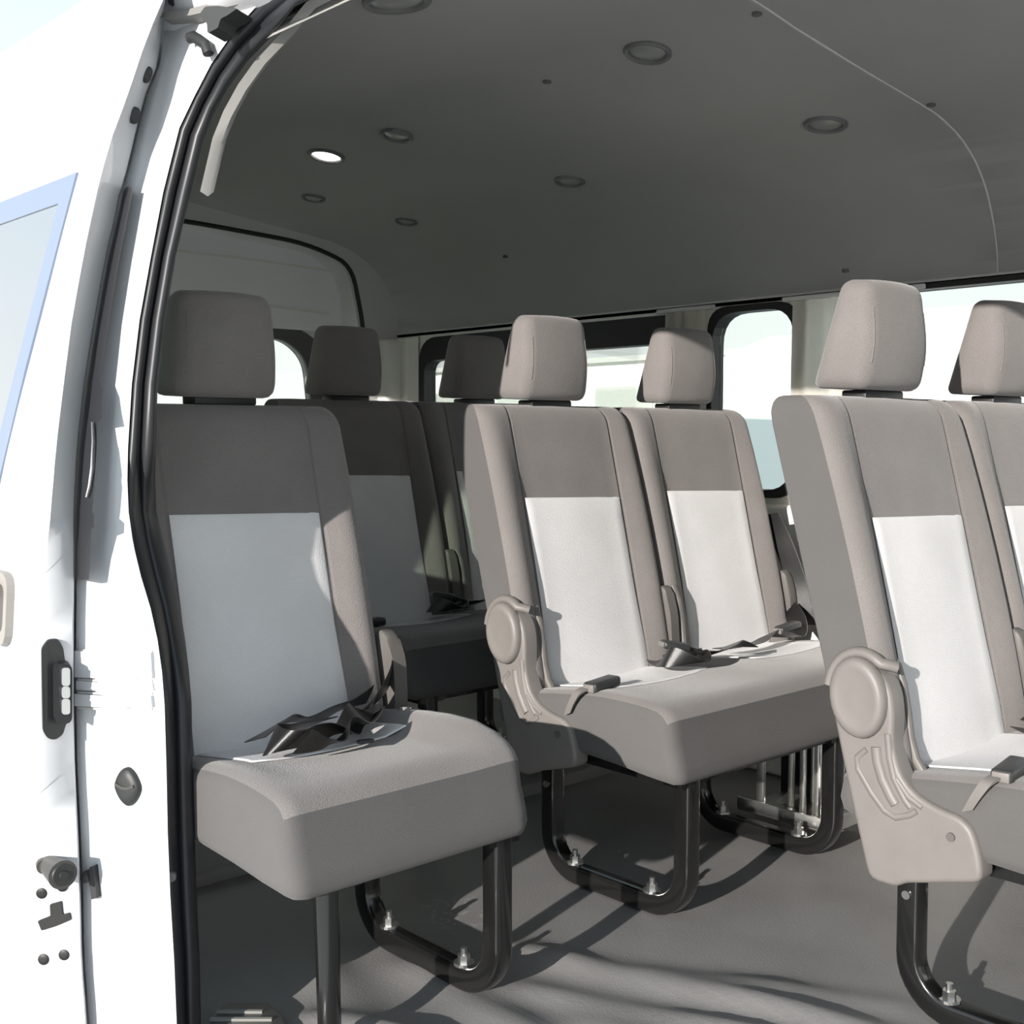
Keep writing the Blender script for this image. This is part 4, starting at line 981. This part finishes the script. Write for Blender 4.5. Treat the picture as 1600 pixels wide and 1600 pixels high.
VAN = [(-2.35, .30), (2.35, .30), (2.38, 1.0), (2.30, 1.9), (2.15, 2.0), (-1.1, 2.0), (-1.5, 1.85), (-2.2, 1.15), (-2.36, .95)]
VG = [('side_window', [(-1.75, 1.12), (-1.20, 1.78), (-.55, 1.78), (-.55, 1.12)]), ('side_window', [(-.45, 1.12), (-.45, 1.78), (.8, 1.78), (.8, 1.12)]), ('side_window', [(.9, 1.12), (.9, 1.78), (2.1, 1.78), (2.2, 1.12)]), ('windscreen', [(-2.16, 1.20), (-1.54, 1.82)])]
SED = [(-2.2, .28), (2.2, .28), (2.24, .75), (2.15, .95), (1.5, 1.0), (.85, 1.42), (-.45, 1.45), (-1.15, 1.0), (-2.1, .86), (-2.24, .7)]
SG = [('side_window', [(-.95, 1.0), (-.42, 1.36), (.15, 1.38), (.15, 1.0)]), ('side_window', [(.22, 1.0), (.22, 1.38), (.8, 1.34), (1.2, 1.0)]), ('windscreen', [(-1.12, 1.02), (-.50, 1.42)]), ('rear_window', [(1.42, 1.04), (.90, 1.40)])]
vehicle('parked_van', 'white van parked beyond the narrow far window, pale green glass', 'van', (-2.6, 6.0), 8, 4.7, 1.8, VAN, VG, M['carpaint'], (-1.55, 1.45))
vehicle('parked_car', 'silver car seen low through the long far rear window', 'car', (-8.2, 8.6), 0, 4.4, 1.7, SED, SG, M['carpaint2'], (-1.4, 1.35), .31)
vehicle('parked_car', 'white car parked beyond the widest far window', 'car', (-3.6, 10.6), 5, 4.4, 1.7, SED, SG, M['carpaint'], (-1.4, 1.35), .31)
bl = thing('building', 'long pale low building across the yard', 'building', (-14, 26, -.62))
def bpart(nm, m, lo, hi): 
    bm = bmesh.new(); box(bm, lo, hi); return finish(nm, bm, m, bl, smooth=False)
bpart('wall', M['bwall'], (-26, 0, 0), (16, 6, 3.6)); bpart('roof_edge', M['bgrey'], (-26.2, -.3, 3.6), (16.2, 6.2, 3.75)); bpart('lower_band', M['bgrey'], (-26, -.05, 0), (16, 0, 1.0))
for k in range(9):
    x = -24 + k * 4.4; f_ = bpart('window', M['bgrey'], (x, -.06, 1.5), (x + 2.4, .02, 2.9)); bm = bmesh.new(); box(bm, (x + .1, -.09, 1.6), (x + 2.3, -.05, 2.8)); finish('pane', bm, M['bwin'], f_, smooth=False)
b2 = thing('building', 'grey block with pale square openings seen beside the nearest headrest', 'building', (-5.5, 20, -.62))
bm = bmesh.new(); box(bm, (-6.2, 0, 0), (4, 4, 3.75)); finish('wall', bm, M['bgrey'], b2, smooth=False)
for k in range(5):
    x = -5.6 + k * 1.7; bm = bmesh.new(); box(bm, (x, -.06, 2.0), (x + .9, .02, 3.0)); finish('window', bm, M['bwall'], b2, smooth=False)
